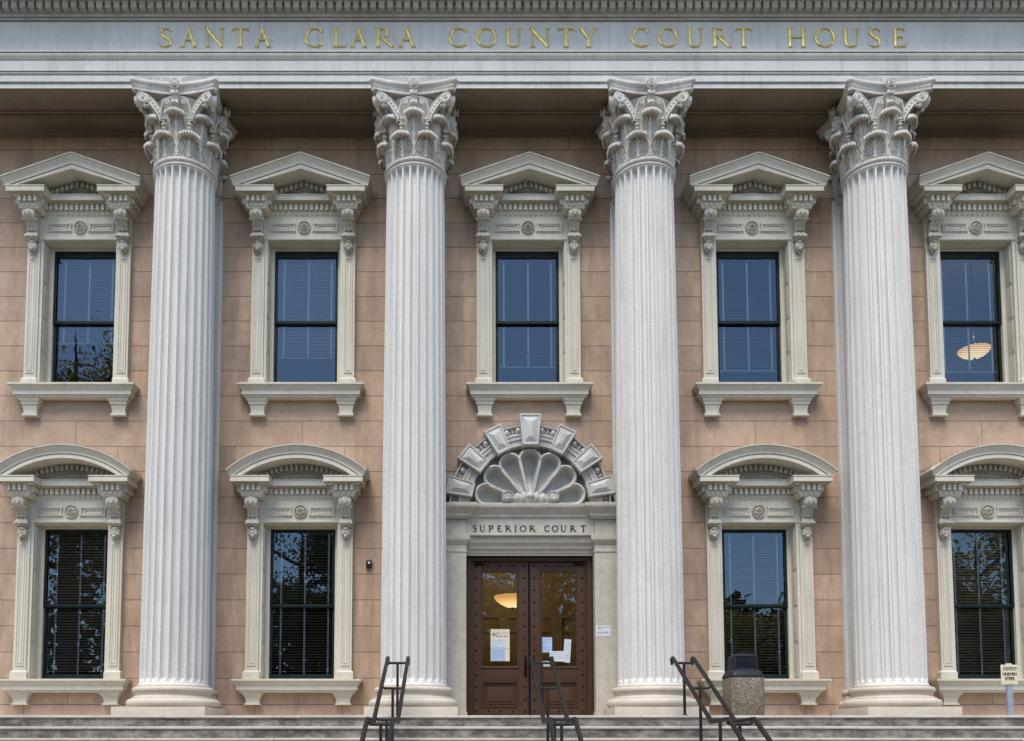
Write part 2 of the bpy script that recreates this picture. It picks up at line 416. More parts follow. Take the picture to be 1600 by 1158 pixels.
sw.box(X0 + .6, X0 + 1, 0, 14, -1.9, 12.6); sw.box(X1 - 1, X1 - .6, 0, 14, -1.9, 12.6); sw.box(X0 + 1, X1 - 1, 13.6, 14, -1.9, 12.6)
sw.box(X0 + 1, X1 - 1, .36, .6, 9.6, 12.6)
rel(build('unseen_side_wall', sw, M['wall'], court, smooth=0))
rf = MB(); rf.box(X0 + .3, X1 - .3, .2, 14.2, 12.6, 12.9)  # roof slab out of view, added to block light from above
rel(build('unseen_roof', rf, M['cornice'], court, smooth=0))

# dim rooms behind the windows
rm = MB()
rm.box(X0 + 1, X1 - 1, 5.0, 5.1, 0, 9.5); rm.box(X0 + 1, X1 - 1, .36, 5, 4.2, 4.5); rm.box(X0 + 1, X1 - 1, .36, 5, 9.2, 9.3); rm.box(X0 + 1, X1 - 1, .36, 5, -.2, -.03)
for x in (XC - 1.6, XC + 1.9, XC - L * 1.5, XC + L * 1.5): rm.box(x - .06, x + .06, .37, 5, -.03, 4.2)
for x in (XC - L * .5, XC + L * .5, XC - L * 1.5, XC + L * 1.5): rm.box(x - .06, x + .06, .37, 5, 4.5, 9.2)
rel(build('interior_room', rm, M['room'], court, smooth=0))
lb = MB()
lb.box(XC - 1.54, XC + 1.84, 4.6, 4.7, 0, 4.2); lb.box(XC - 1.54, XC - 1.5, .4, 4.6, 0, 4.2); lb.box(XC + 1.8, XC + 1.84, .4, 4.6, 0, 4.2)
for z, h, d in ((3.3, .12, .12), (3.05, .06, .06), (2.2, .08, .07), (1.9, .05, .05), (1.1, .1, .06)): lb.box(XC - 1.5, XC + 1.8, 4.6 - d, 4.6, z, z + h)
for x in (-1.3, -.2, .9, 1.6): lb.box(XC + x - .12, XC + x + .12, 4.5, 4.6, 0, 2.2)
lb.box(XC - 1.5, XC + 1.8, .5, 4.6, 4.1, 4.2)
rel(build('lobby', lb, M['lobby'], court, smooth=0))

# ------------------------------------------------------------ windows
def rect_path(x0, x1, z0, z1, y):       # counter-clockwise seen from outside
    return [(x0, y, z0), (x1, y, z0), (x1, y, z1), (x0, y, z1)]
NF = (0, -1, 0)
def dentils(mb, path, out, zlo, zhi, dep, pitch=.083, wid=.05, pad=.0):
    for p, q in zip(path, path[1:]):
        p = Vector(p); q = Vector(q); t = q - p; ln = t.length
        t.normalize(); o = Vector((t.y, -t.x, 0))
        p2 = p + o * out; 
        n = int((ln + 2 * pad + .03) / pitch)
        if n < 1: continue
        st_ = (ln - (n - 1) * pitch) / 2
        for i in range(n):
            c = p2 + t * (st_ + i * pitch)
            a = c - t * wid / 2; b = c + t * wid / 2
            mb.add([a + Vector((0, 0, zlo)), b + Vector((0, 0, zlo)), b + o * dep + Vector((0, 0, zlo)), a + o * dep + Vector((0, 0, zlo)),
                    a + Vector((0, 0, zhi)), b + Vector((0, 0, zhi)), b + o * dep + Vector((0, 0, zhi)), a + o * dep + Vector((0, 0, zhi))],
                   [(0, 3, 2, 1), (4, 5, 6, 7), (0, 1, 5, 4), (1, 2, 6, 5), (2, 3, 7, 6), (3, 0, 4, 7)])
def spikes(mb, pts, h=.09, r=.0016, lean=.25):
    for i, p in enumerate(pts):
        for s in (-1, 0, 1):
            q = Vector(p) + Vector((s * lean * h, random.uniform(-.3, .1) * h, h * random.uniform(.85, 1)))
            mb.tube(p, q, r, 3)
def console_mesh():
    """scrolled bracket: S-shaped front, side scrolls, leaf and hanging husk; top at z=0, x centred"""
    c = MB(); W = .082
    def yo(z):       # z from 0 (top) down to -.47
        pts = [(0, .235), (-.03, .262), (-.08, .272), (-.13, .25), (-.165, .20), (-.19, .165), (-.24, .125), (-.30, .105), (-.345, .125), (-.38, .14), (-.41, .13), (-.435, .10), (-.45, .07)]
        for (a, u), (b, v) in zip(pts, pts[1:]):
            if b <= z <= a: f = (a - z) / (a - b); f = f * f * (3 - 2 * f); return u + (v - u) * f
        return pts[-1][1]
    rows = []
    for i in range(46):
        z = -.45 * i / 45; y = yo(z); r = []
        for j in range(17):
            u = -1 + j / 8; e = 1 - abs(u)
            h = .012 * math.cos(u * math.pi) if z > -.16 else .008 * math.cos(u * math.pi * 3)
            if -.31 < z < -.18: h += .012 * abs(math.sin(z * 60 + abs(u) * 5)) * (1 - abs(u))
            r.append(Vector((u * W, -(y + h) if e > .01 else -(y - .004), z)))
        rows.append(r)
    c.grid(rows)
    for s in (-1, 1):
        c.add([Vector((s * W, -yo(-.45 * i / 45) + .004, -.45 * i / 45)) for i in range(46)] + [Vector((s * W, 0, -.45 * i / 45)) for i in range(46)], [(i, i + 1, 47 + i, 46 + i) for i in range(45)])
    c.box(-W, W, -.07, 0, -.452, -.44)
    def scroll(cy, cz, r0, wd):
        c.lathe([(.004, -wd), (r0 * .98, -wd), (r0, -wd + .006), (r0, wd - .006), (r0 * .98, wd), (.004, wd)], 24, T=Matrix.Translation((0, cy, cz)) @ Matrix.Rotation(R(90), 4, 'Y'))
        for s in (-1, 1):
            pts = [(s * (wd + .001), cy + (r0 * (1 - .27 * a / math.pi / 2 * 1.1)) * math.cos(a) * .9, cz + (r0 * (1 - .27 * a / math.pi / 2 * 1.1)) * math.sin(a) * .9) for a in [i * .35 for i in range(44)]]
            c.tubep([p for p in pts], .0055, 5)
            c.ball((s * wd, cy, cz), .014, 5)
    scroll(-.185, -.085, .078, W + .012); scroll(-.10, -.375, .044, W + .013)
    # cross bands with ball ends
    for y, z in ((-.205, -.158), (-.135, -.395)):
        c.tubep([(-.1, y, z), (-.04, y - .012, z + .006), (0, y - .004, z - .004), (.04, y - .012, z + .006), (.1, y, z)], .013, 8)
        for s in (-1, 1): c.ball((s * .098, y, z), .02, 6)
    # face on the scroll: bead cluster
    for x, z, r in ((0, -.11, .02), (-.035, -.07, .013), (.035, -.07, .013), (-.05, -.1, .01), (.05, -.1, .01), (0, -.05, .012)): c.ball((x, -.272, z), r, 5)
    for k in range(7):
        x = -.06 + .02 * k; c.ball((x, -.12 - .01 * math.cos(x * 20), -.29 + .02 * abs(math.sin(x * 50))), .012, 5, (1, .8, 2.2))
    # husk pendant
    rows = []
    for i in range(19):
        v = i / 18; z = -.45 - .21 * v
        wv = .085 * (math.sin(math.pi * min(1, v * .93 + .12)) ** .6) * (1 - .18 * abs(math.sin(v * 11)))
        rows.append([Vector((u * wv, -.075 - .045 * (1 - u * u) * math.sin(math.pi * min(1, v + .15)) - .012 * abs(math.sin(u * 7 + v * 9)), z)) for u in [-1 + j / 8 for j in range(17)]])
    c.slab(rows, lambda p: Vector((p.x, -.06, p.z)))
    c.ball((0, -.12, -.60), .03, 7); c.ball((-.045, -.105, -.56), .02, 6); c.ball((.045, -.105, -.56), .02, 6); c.ball((0, -.115, -.48), .026, 6, (1.8, 1, .6))
    c.ball((0, -.09, -.655), .013, 5)
    return c
def rosette_mesh():
    c = MB()
    c.lathe([(.0, -.002), (.108, -.002), (.108, .020), (.100, .034), (.092, .034), (.082, .004), (.0, .004)], 36, cap=False, T=Matrix.Rotation(R(90), 4, 'X'))
    rows = []
    for i in range(13):
        r = .078 * i / 12
        rows.append([Vector((r * math.cos(a), -.008 - (.042 * math.sin(math.pi * min(1, i / 12 * 1.0)) ** .7 * (.45 + .55 * abs(math.cos(3 * a + (1.5 if i > 6 else 0))))) - (.022 if i < 3 else 0), r * math.sin(a))) for a in [2 * math.pi * k / 60 for k in range(60)]])
    c.grid(rows, True)
    return c
CONS = None
def window(kind):
    """a complete window, local origin on the wall plane at sill-top height"""
    global CONS
    up = kind == 'upper'
    H = (UZ1 - UZ0) if up else (LZ1 - LZ0)
    zc = H + (.579 if up else .551)
    W = empty('window')
    # surround: lintel, jambs, reveals
    m = MB()
    m.box(-.64, .64, -.06, -.0025, H - .004, zc - .20)
    for s in (-1, 1):
        a, b = sorted((s * .585, s * .64)); m.box(a, b, -.055, .34, 0, H)             # architrave band + reveal
        a, b = sorted((s * .585, s * .52)); m.box(a, b, .17, .30, 0, H - .05)                # inner trim
        a, b = sorted((s * .585, s * .572)); 
        for z0, z1 in ((.06, .56), (.62, 1.13), (1.19, 1.70), (1.76, H - .06)):
            m.bbox(min(s * .59, s * .576), max(s * .59, s * .576), .0, .13, z0, z1, .004)
    m.box(-.585, .585, -.06, .34, H - .002, H + .03) if False else None
    m.box(-.585, .585, .17, .30, H - .05, H + .002)
    m.box(-.64, .64, -.002, .34, H - .004, H + .06)
    for x in (-.2, .2): m.box(x - .004, x + .004, -.04, .16, H - .003, H + .01)
    m.box(-.95, .95, -.3, -.002, zc - .2, zc - .19) if False else None
    # head band
    m.sweep([(-.64, -.06, H), (.64, -.06, H)], [(0, 0), (.012, .004), (.012, .035), (0, .04)], (0, 0, 1))
    # relief frames either side of the rosette
    zr = zc - .375
    for s in (-1, 1):
        arc = [(s * .155 * math.cos(a), -.06, zr + .155 * math.sin(a)) for a in [R(-24 + 6 * i) for i in range(9)]]
        pts = [(s * .535, -.06, zr - .066)] + [(x, y, max(zr - .066, min(zr + .066, z))) for x, y, z in arc] + [(s * .535, -.06, zr + .066)]
        m.sweep(pts[::-1] if s > 0 else pts[::-1][::-1][::-1] if False else (pts[::-1] if s > 0 else pts), [(-.026, -.001), (-.012, .030), (.004, .030), (.010, -.001)], NF, True)
        pp = rect_path(min(s * .215, s * .50), max(s * .215, s * .50), zr - .038, zr + .038, -.06)
        m.sweep(pp, [(-.012, -.001), (-.006, .022), (.002, .022), (.006, -.001)], NF, True)
    build('surround', m, M['trim'], W)
    # pilaster strips
    for s in (-1, 1):
        m = MB(); cx = s * .73
        m.box(cx - .1, cx + .1, -.085, -.002, .12, zc - .2)
        m.sweep([(cx - .1, -.002, .0), (cx - .1, -.085, 0), (cx + .1, -.085, 0), (cx + .1, -.002, 0)], [(-.04, 0), (.03, 0), (.03, .11), (.018, .125), (.006, .14), (-.04, .14)], (0, 0, 1))
        zt = zc - .90
        m.sweep(rect_path(cx - .068, cx + .068, .21, zt, -.085), [(-.0, -.001), (-.004, .012), (-.014, .012), (-.018, -.001)], NF, True)
        m.sweep(rect_path(cx - .032, cx + .032, .25, zt - .04, -.085), [(-.0, -.001), (-.003, .008), (-.009, .008), (-.012, -.001)], NF, True)
        build('pilaster_strip', m, M['trim'], W)
    # consoles
    if CONS is None: CONS = console_mesh()
    for s in (-1, 1):
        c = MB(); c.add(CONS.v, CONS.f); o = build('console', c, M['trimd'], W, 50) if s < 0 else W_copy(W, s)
        o.location = (s * .73, -.055, zc - .195)
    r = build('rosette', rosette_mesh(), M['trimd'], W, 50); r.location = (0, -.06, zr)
    # entablature blocks and broken cornice
    m = MB()
    plan = [(-.87, -.002, zc), (-.87, -.30, zc), (-.57, -.30, zc), (-.57, -.06, zc), (.57, -.06, zc), (.57, -.30, zc), (.87, -.30, zc), (.87, -.002, zc)]
    m.sweep(plan, [(-.03, -.20), (.0, -.20), (.004, -.185), (.012, -.175), (.016, -.15), (.03, -.135), (.032, -.118), (.022, -.117), (.022, -.022), (.09, -.012), (.09, .002), (.10, .002), (.10, .014), (.135, .014), (.135, .0), (.15, .0), (.15, .073), (.145, .076), (.158, .08), (.158, .094), (-.03, .1)], (0, 0, 1))
    for a, b in ((-.87, -.57), (.57, .87)): m.box(a + .02, b - .02, -.29, -.002, zc - .199, zc + .09)
    m.box(-.59, .59, -.05, -.002, zc - .199, zc + .095)
    dentils(m, plan, .022, -.112, -.026, .055, pad=.03)
    # second, smaller row of beads under the dentils
    dentils(m, plan, .014, -.168, -.14, .018, .083, .035)
    build('cornice', m, M['trim'], W)
    # pediment
    m = MB()
    if up:
        tk = .233; sl = .355
        end = 1.03; az = zc + .372
        path = [(end, 0, az - sl * end), (0, 0, az), (-end, 0, az - sl * end)]
        pr = 1.0
    else:
        tk = .205; pr = .88; rise = .404; Rr = (1.09 ** 2 + rise ** 2) / (2 * rise); cz = zc + .573 - Rr
        th = math.asin(1.09 / Rr); path = []
        for i in range(33):
            a = th - 2 * th * i / 32; path.append(((Rr - tk) * math.sin(a) * 1.0, 0, cz + (Rr - tk) * math.cos(a)))
    prof = [(0, .002), (0, .425), (.004, .43), (.070 * pr, .43), (.070 * pr, .41), (.080 * pr, .41), (.080 * pr, .442), (.092 * pr, .445), (.096 * pr, .425), (.105 * pr, .418), (.13 * pr, .420), (.155 * pr, .430), (.175 * pr, .446), (.195 * pr, .466), (.205 * pr, .472), (.205 * pr, .462), (.212 * pr, .462), (.212 * pr, .484), (.233 * pr, .486), (.233 * pr, .002)]
    m.sweep(path, prof, NF, clampz=zc + .06)
    build('pediment', m, M['trim'], W)
    m = MB()
    m.sweep(path, [(-.125, .05), (-.125, .075), (-.10, .085), (-.10, .1), (0, .1), (0, .05)], NF, clampz=zc + .08)
    # raked / curved dentils
    if up: seglen = [(path[0], path[1]), (path[1], path[2])]
    else: seglen = list(zip(path, path[1:]))
    acc = .04 if up else .02; pitch = .083
    tot = 0
    for p, q in seglen:
        p = Vector(p); q = Vector(q); t = (q - p); ln = t.length; t.normalize(); P = t.cross(Vector(NF))
        if up: acc = .045
        while acc < ln:
            c = p + t * acc
            if abs(c.x) < .62 and c.z - .1 > zc + .05:
                vs = []
                for yy in (-.1, -.15):
                    for du, dv in ((-.025, -.095), (.025, -.095), (.025, -.012), (-.025, -.012)):
                        vs.append(c + t * du + (P if not up else Vector((0, 0, 1))) * dv + Vector((0, yy, 0)))
                m.add(vs, [(0, 1, 2, 3), (7, 6, 5, 4), (0, 4, 5, 1), (1, 5, 6, 2), (2, 6, 7, 3), (3, 7, 4, 0)])
            acc += pitch
        acc -= ln
    # tympanum board with slats behind bird mesh
    if up: m.poly([(-1.0, zc + .08), (1.0, zc + .08), (0, az + .02)], -.055, -.004)
    else: m.poly([(x, z + .03) for x, y, z in path], -.055, -.004)
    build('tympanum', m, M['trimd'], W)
    sp = MB(); pts = []
    for s in (-1, 1):
        for i in range(16): pts.append((s * (.46 + .034 * i), -.40, zc + .1))
    for i in range(14): pts.append((-.42 + .065 * i, -.17, zc + .1))
    spikes(sp, pts, .085)
    top = []
    for k in range(26):
        f = -1 + 2 * k / 25
        if up: x = f * 1.08; z = az + .243 - sl * abs(x)
        else: x = f * 1.07; z = cz + math.sqrt(Rr * Rr - x * x)
        top.append((x, -.25, z - .004))
    for s in (-1, 1):
        for k in range(9):
            x = s * 1.09; z = (az + .243 - sl * 1.09) if up else (cz + math.sqrt(Rr * Rr - 1.08 ** 2)); top.append((x, -.05 - .045 * k, z - .01))
    spikes(sp, top, .07)
    o = build('bird_spikes', sp, M['spike'], W, 0, recalc=False); tag(o, kind='stuff')
    # sill
    m = MB()
    m.sweep([(-.90, .0, 0), (-.90, -.15, 0), (.90, -.15, 0), (.90, .0, 0)], [(-.1, -.205), (.0, -.205), (.01, -.17), (.035, -.168), (.035, -.165), (.035, -.102), (.045, -.095), (.05, -.08), (.065, -.055), (.085, -.04), (.092, -.032), (.1, -.03), (.1, -.002), (.09, 0), (-.16, .012)], (0, 0, 1))
    m.box(-.86, .86, -.09, .34, -.2, .004)
    build('sill', m, M['trim'], W)
    for s in (-1, 1):
        m = MB(); cx = s * .705
        bot = -.48 if up else -.395; k = (-bot - .2) / .28
        m.sweep([(cx - .12, .0, 0), (cx - .12, -.095, 0), (cx + .12, -.095, 0), (cx + .12, .0, 0)],
                [(-.09, bot), (.004, bot), (.004, bot + .03 * k), (-.012, bot + .034 * k), (-.016, bot + .07 * k), (-.012, bot + .11 * k), (-.002, bot + .15 * k), (.002, bot + .18 * k), (.018, bot + .184 * k), (.018, bot + .215 * k), (.03, bot + .225 * k), (.045, bot + .25 * k), (.045, bot + .28 * k), (-.09, bot + .28 * k)], (0, 0, 1))
        build('sill_bracket', m, M['trim'], W)
    # sashes
    zm = H * .482 if not up else H * .487
    def sash(z0, z1, y, bt, tp):
        f = MB()
        f.bbox(-.52, -.475, y - .02, y + .02, z0, z1, .004); f.bbox(.475, .52, y - .02, y + .02, z0, z1, .004)
        f.bbox(-.475, .475, y - .02, y + .02, z0, z0 + bt, .004); f.bbox(-.475, .475, y - .02, y + .02, z1 - tp, z1, .004)
        so_ = build('sash', f, M['sash'], W)
        gl = MB(); gl.add([(-.476, y, z0 + bt - .002), (.476, y, z0 + bt - .002), (.476, y, z1 - tp + .002), (-.476, y, z1 - tp + .002)], [(0, 1, 2, 3)])
        build('glass_pane', gl, M['glass'], W, 0, recalc=False)
    sash(.0, zm + .025, .245, .10 if not up else .2, .035)
    sash(zm - .025, H - .05, .205, .05, .115 if up else .05)
    return W
def W_copy(W, s):
    o = [c for c in W.children if c.name.startswith('console')][0].copy(); col.objects.link(o); o.parent = W; return o
def blind(W, kind, bottom, seed):
    rnd = random.Random(seed)
    up = kind == 'upper'; H = (UZ1 - UZ0) if up else (LZ1 - LZ0)
    m = MB(); pitch = .036 if up else .045; z = H - .12; tilt = R((38 if up else 33) + rnd.uniform(-13, 9))
    while z > bottom:
        w2 = .024 if up else .024; dy = w2 * math.cos(tilt); dz = w2 * math.sin(tilt); jz = rnd.uniform(-.0012, .0012)
        m.add([(-.49, .31 - dy, z - dz + jz), (.49, .31 - dy, z - dz - jz), (.49, .31 + dy, z + dz - jz), (-.49, .31 + dy, z + dz + jz)], [(0, 1, 2, 3)])
        z -= pitch
    m.box(-.49, .49, .295, .325, bottom - .035, bottom - .012); m.box(-.49, .49, .28, .34, H - .11, H - .06)
    m.mi = 1
    for x in (-.38, .02, .40) if up else (-.36, .02, .40):
        m.add([(x - .014, .283, bottom - .03), (x + .014, .283, bottom - .03), (x + .014, .283, H - .08), (x - .014, .283, H - .08)], [(0, 1, 2, 3)])
    build('window_blind', m, [M['slatu'] if up else M['slat'], M['tape']], W, 0, recalc=False)
protoU = window('upper'); protoL = window('lower')
UB = {-2: .9, -1: .66, 0: .5, 1: .44, 2: .42}
for k in BAYS:
    for kind, proto, z0 in (('upper', protoU, UZ0), ('lower', protoL, LZ0)):
        if kind == 'lower' and k == 0: continue
        o = proto if k == -2 else copy_tree(proto)
        o.parent = court; o.location = (k * L, 0, z0)
for o in list(court.children):
    if o.name.startswith('window'):
        k = round(o.location.x / L); up = o.location.z > 3
        blind(o, 'upper' if up else 'lower', UB[k] if up else .12, k * 3 + up)

# ------------------------------------------------------------ columns
def shaft_mesh():
    m = MB(); z0, z1 = .44, 8.30; zb, zt = .565, 8.245
    nf = 24; ps = [-1, -.82, -.80, -.74, -.62, -.42, -.2, 0, .2, .42, .62, .74, .80, .82]
    zs = [z0, .455, .475, .50, .52, .54]
    def rad(z):
        f = (z - .5) / (8.25 - .5); f = max(0, min(1, f))
        r = .491 + (.446 - .491) * (f ** 1.5)
        if z < .52: r += .03 * ((.52 - z) / .08) ** 2
        if z > 8.25: r += .012 * ((z - 8.25) / .05) ** 2
        return r
    hw = math.pi * .47 / nf * .80
    zs += [zb - hw + hw * i / 8 for i in range(0, 9)] + [zb + .01 + (zt - zb - .02) * i / 22 for i in range(23)] + [zt + hw * i / 8 for i in range(0, 8)] + [zt + hw, 8.25 + .055]
    zs = sorted(set(round(z, 5) for z in zs if z0 <= z <= 8.32)); rows = []
    for z in zs:
        r = rad(z); row = []
        for k in range(nf):
            for p in ps:
                a = (k + p / 2) * 2 * math.pi / nf - math.pi / 2; x = p * math.pi * r / nf; h = math.pi * r / nf * .80
                if z < zb: q = math.hypot(x, z - zb)
                elif z > zt: q = math.hypot(x, z - zt)
                else: q = abs(x)
                d = .07 * math.sqrt(max(0, 1 - (q / h) ** 2)) if q < h else 0
                row.append(Vector(((r - d) * math.cos(a), (r - d) * math.sin(a), z)))
        rows.append(row)
    m.grid(rows, True); return m
def torus_prof(r, z0, z1, n=10):
    h = (z1 - z0) / 2; return [(r - h + h * math.sin(a), (z0 + z1) / 2 - h * math.cos(a)) for a in [math.pi * i / n for i in range(n + 1)]]
def base_mesh():
    prof = torus_prof(.669, .132, .258) + [(.60, .262), (.60, .275), (.572, .285), (.552, .30), (.548, .315), (.556, .33), (.562, .338), (.562, .35)] + torus_prof(.588, .35, .432) + [(.53, .434), (.53, .452), (.50, .46)]
    m = MB(); m.lathe([(.3, .132)] + prof + [(.3, .46)], 96, cap=False); return m
def leaf(mb, mp, s0, H, W, zb, r0, bulge, tipout, curl, n1=34, n2=37):
    """acanthus leaf; mp(s, out, z) -> point; s across, out away from the bell"""
    rows = []
    cr = curl
    for i in range(n1 + 1):
        v = i / n1
        if v < .72: f = v / .72; out = r0 + bulge * f ** 2 + .012; z = zb + (H - cr) * f; k = 0
        else:
            f = (v - .72) / .28; a = f * R(200)
            out = r0 + bulge + .012 + (tipout - cr) * math.sin(min(a, math.pi / 2)) * .9 + cr * (1 - math.cos(a)) * .8; z = zb + H - cr + cr * math.sin(a)
        wv = W * (.86 + .14 * math.sin(v * 5.5)) * (1 - .12 * abs(math.sin(v * 13)) * (v < .72))
        row = []
        tp_ = max(0, (v - .6) / .4); wv *= 1 + .22 * tp_
        for j in range(n2):
            u = -1 + 2 * j / (n2 - 1); au = abs(u)
            rid = .022 * math.exp(-(u * 6) ** 2)
            body = .017 * math.sin(au * 19 - v * 38) * (au > .12) * (1 - tp_)
            fin = .009 * math.cos(u * math.pi * 9) * tp_
            edge = -.035 * au ** 2.5
            row.append((s0 + u * wv, out + rid * (1 - tp_ * .6) + body + fin + edge, z - .045 * u * u * tp_ - .010 * tp_ * (1 - math.cos(u * math.pi * 9)) * .5))
        rows.append(row)
    A = [[mp(*p) for p in r] for r in rows]; B = [[mp(p[0], p[1] - .014, p[2] - (.010 if i > n1 * .72 else 0)) for p in r] for i, r in enumerate(rows)]
    n = n2; m_ = len(A); mb.grid(A); mb.grid([r[::-1] for r in B])
    ed = [(0, j) for j in range(n)] + [(i, n - 1) for i in range(1, m_)] + [(m_ - 1, j) for j in range(n - 2, -1, -1)] + [(i, 0) for i in range(m_ - 2, 0, -1)]
    mb.grid([[A[i][j] for i, j in ed], [B[i][j] for i, j in ed]], True)
def horn(mb, p0, p1, c, r, wid, thick_dir):
    """volute strap: curved tapered plate from p0 up to a spiral of radius r round c; flat in the plane (a, z)"""
    pass
def volute(mb, start, end, r, wid, w0=.045):
    """start, end: (x,y,z); end = centre of the scroll eye"""
    S_ = Vector(start); E_ = Vector(end); a = Vector((E_.x - S_.x, E_.y - S_.y, 0)); D = a.length; a.normalize(); n = a.cross(Vector((0, 0, 1)))
    Hh = E_.z - S_.z
    def P(u, v, t): return S_ + a * u + Vector((0, 0, v)) + n * t
    # centre line: steep at first, then sweeping outward into the scroll
    cl = []; K = 16
    for i in range(K + 1):
        f = i / K; cl.append(((D - r * .2) * f ** 1.7, (Hh + r * .82) * (1 - (1 - f) ** 1.5)))
    rows = []
    top = []; bot = []
    for i, (u, v) in enumerate(cl):
        j = min(i + 1, K); h = max(i - 1, 0); tx, tz = cl[j][0] - cl[h][0], cl[j][1] - cl[h][1]; l = math.hypot(tx, tz) or 1; tx /= l; tz /= l
        w_ = w0 * (1 + .9 * math.sin(math.pi * i / K * .8))
        top.append((u - tz * .0, v)); bot.append((u + tz * w_ * 1.1, v - tx * w_ * 1.1 - .0))
    for t0, t1 in ((-wid, wid),):
        rows = [[P(top[i][0], top[i][1], -wid), P(top[i][0], top[i][1], wid), P(bot[i][0], bot[i][1], wid), P(bot[i][0], bot[i][1], -wid)] for i in range(K + 1)]
        mb.grid(rows, True)
    for e in (top, bot):
        for s in (-1, 1): mb.tubep([P(u, v, s * wid) for u, v in e], .009, 6)
    # leaf-like nicks on the strap faces
    for i in range(2, K - 1, 2):
        u = (top[i][0] + bot[i][0]) / 2; v = (top[i][1] + bot[i][1]) / 2
        for s in (-1, 1): mb.ball(P(u, v, s * (wid + .001)), .016, 4)
    # scroll drum
    T = Matrix.Translation(E_) @ Matrix((( a.x, 0, n.x, 0), (a.y, 0, n.y, 0), (0, 1, 0, 0), (0, 0, 0, 1)))
    mb.lathe([(.004, -wid - .012), (r * .93, -wid - .012), (r, -wid), (r * .9, 0), (r, wid), (r * .93, wid + .012), (.004, wid + .012)], 26, cap=False, T=T)
    for s in (-1, 1):
        sp = [P(D + r * (1 - i / 42) * math.cos(R(100) - i * .3), Hh + r * (1 - i / 42) * math.sin(R(100) - i * .3), s * (wid + .013)) for i in range(36)]
        mb.tubep(sp, .0085, 6); mb.ball(P(D, Hh, s * (wid + .014)), .02, 6)
    # little hanging bud under the scroll
    mb.ball(P(D - r * .35, Hh - r * 1.1, 0), .034, 6); mb.ball(P(D - r * .9, Hh - r * .95, 0), .028, 6)
def abacus_prof(half, mid, cut, n=12):
    """plan of the abacus: four concave sides, cut corners"""
    pts = []
    for q in range(4):
        for i in range(n + 1):
            f = -1 + 2 * i / n; x = f * (half - cut / 2); y = -(mid + (half - mid) * f * f)
            a = q * math.pi / 2; pts.append((x * math.cos(a) - y * math.sin(a), x * math.sin(a) + y * math.cos(a)))
    return pts
CZ0, CZ1 = 8.43, 9.365
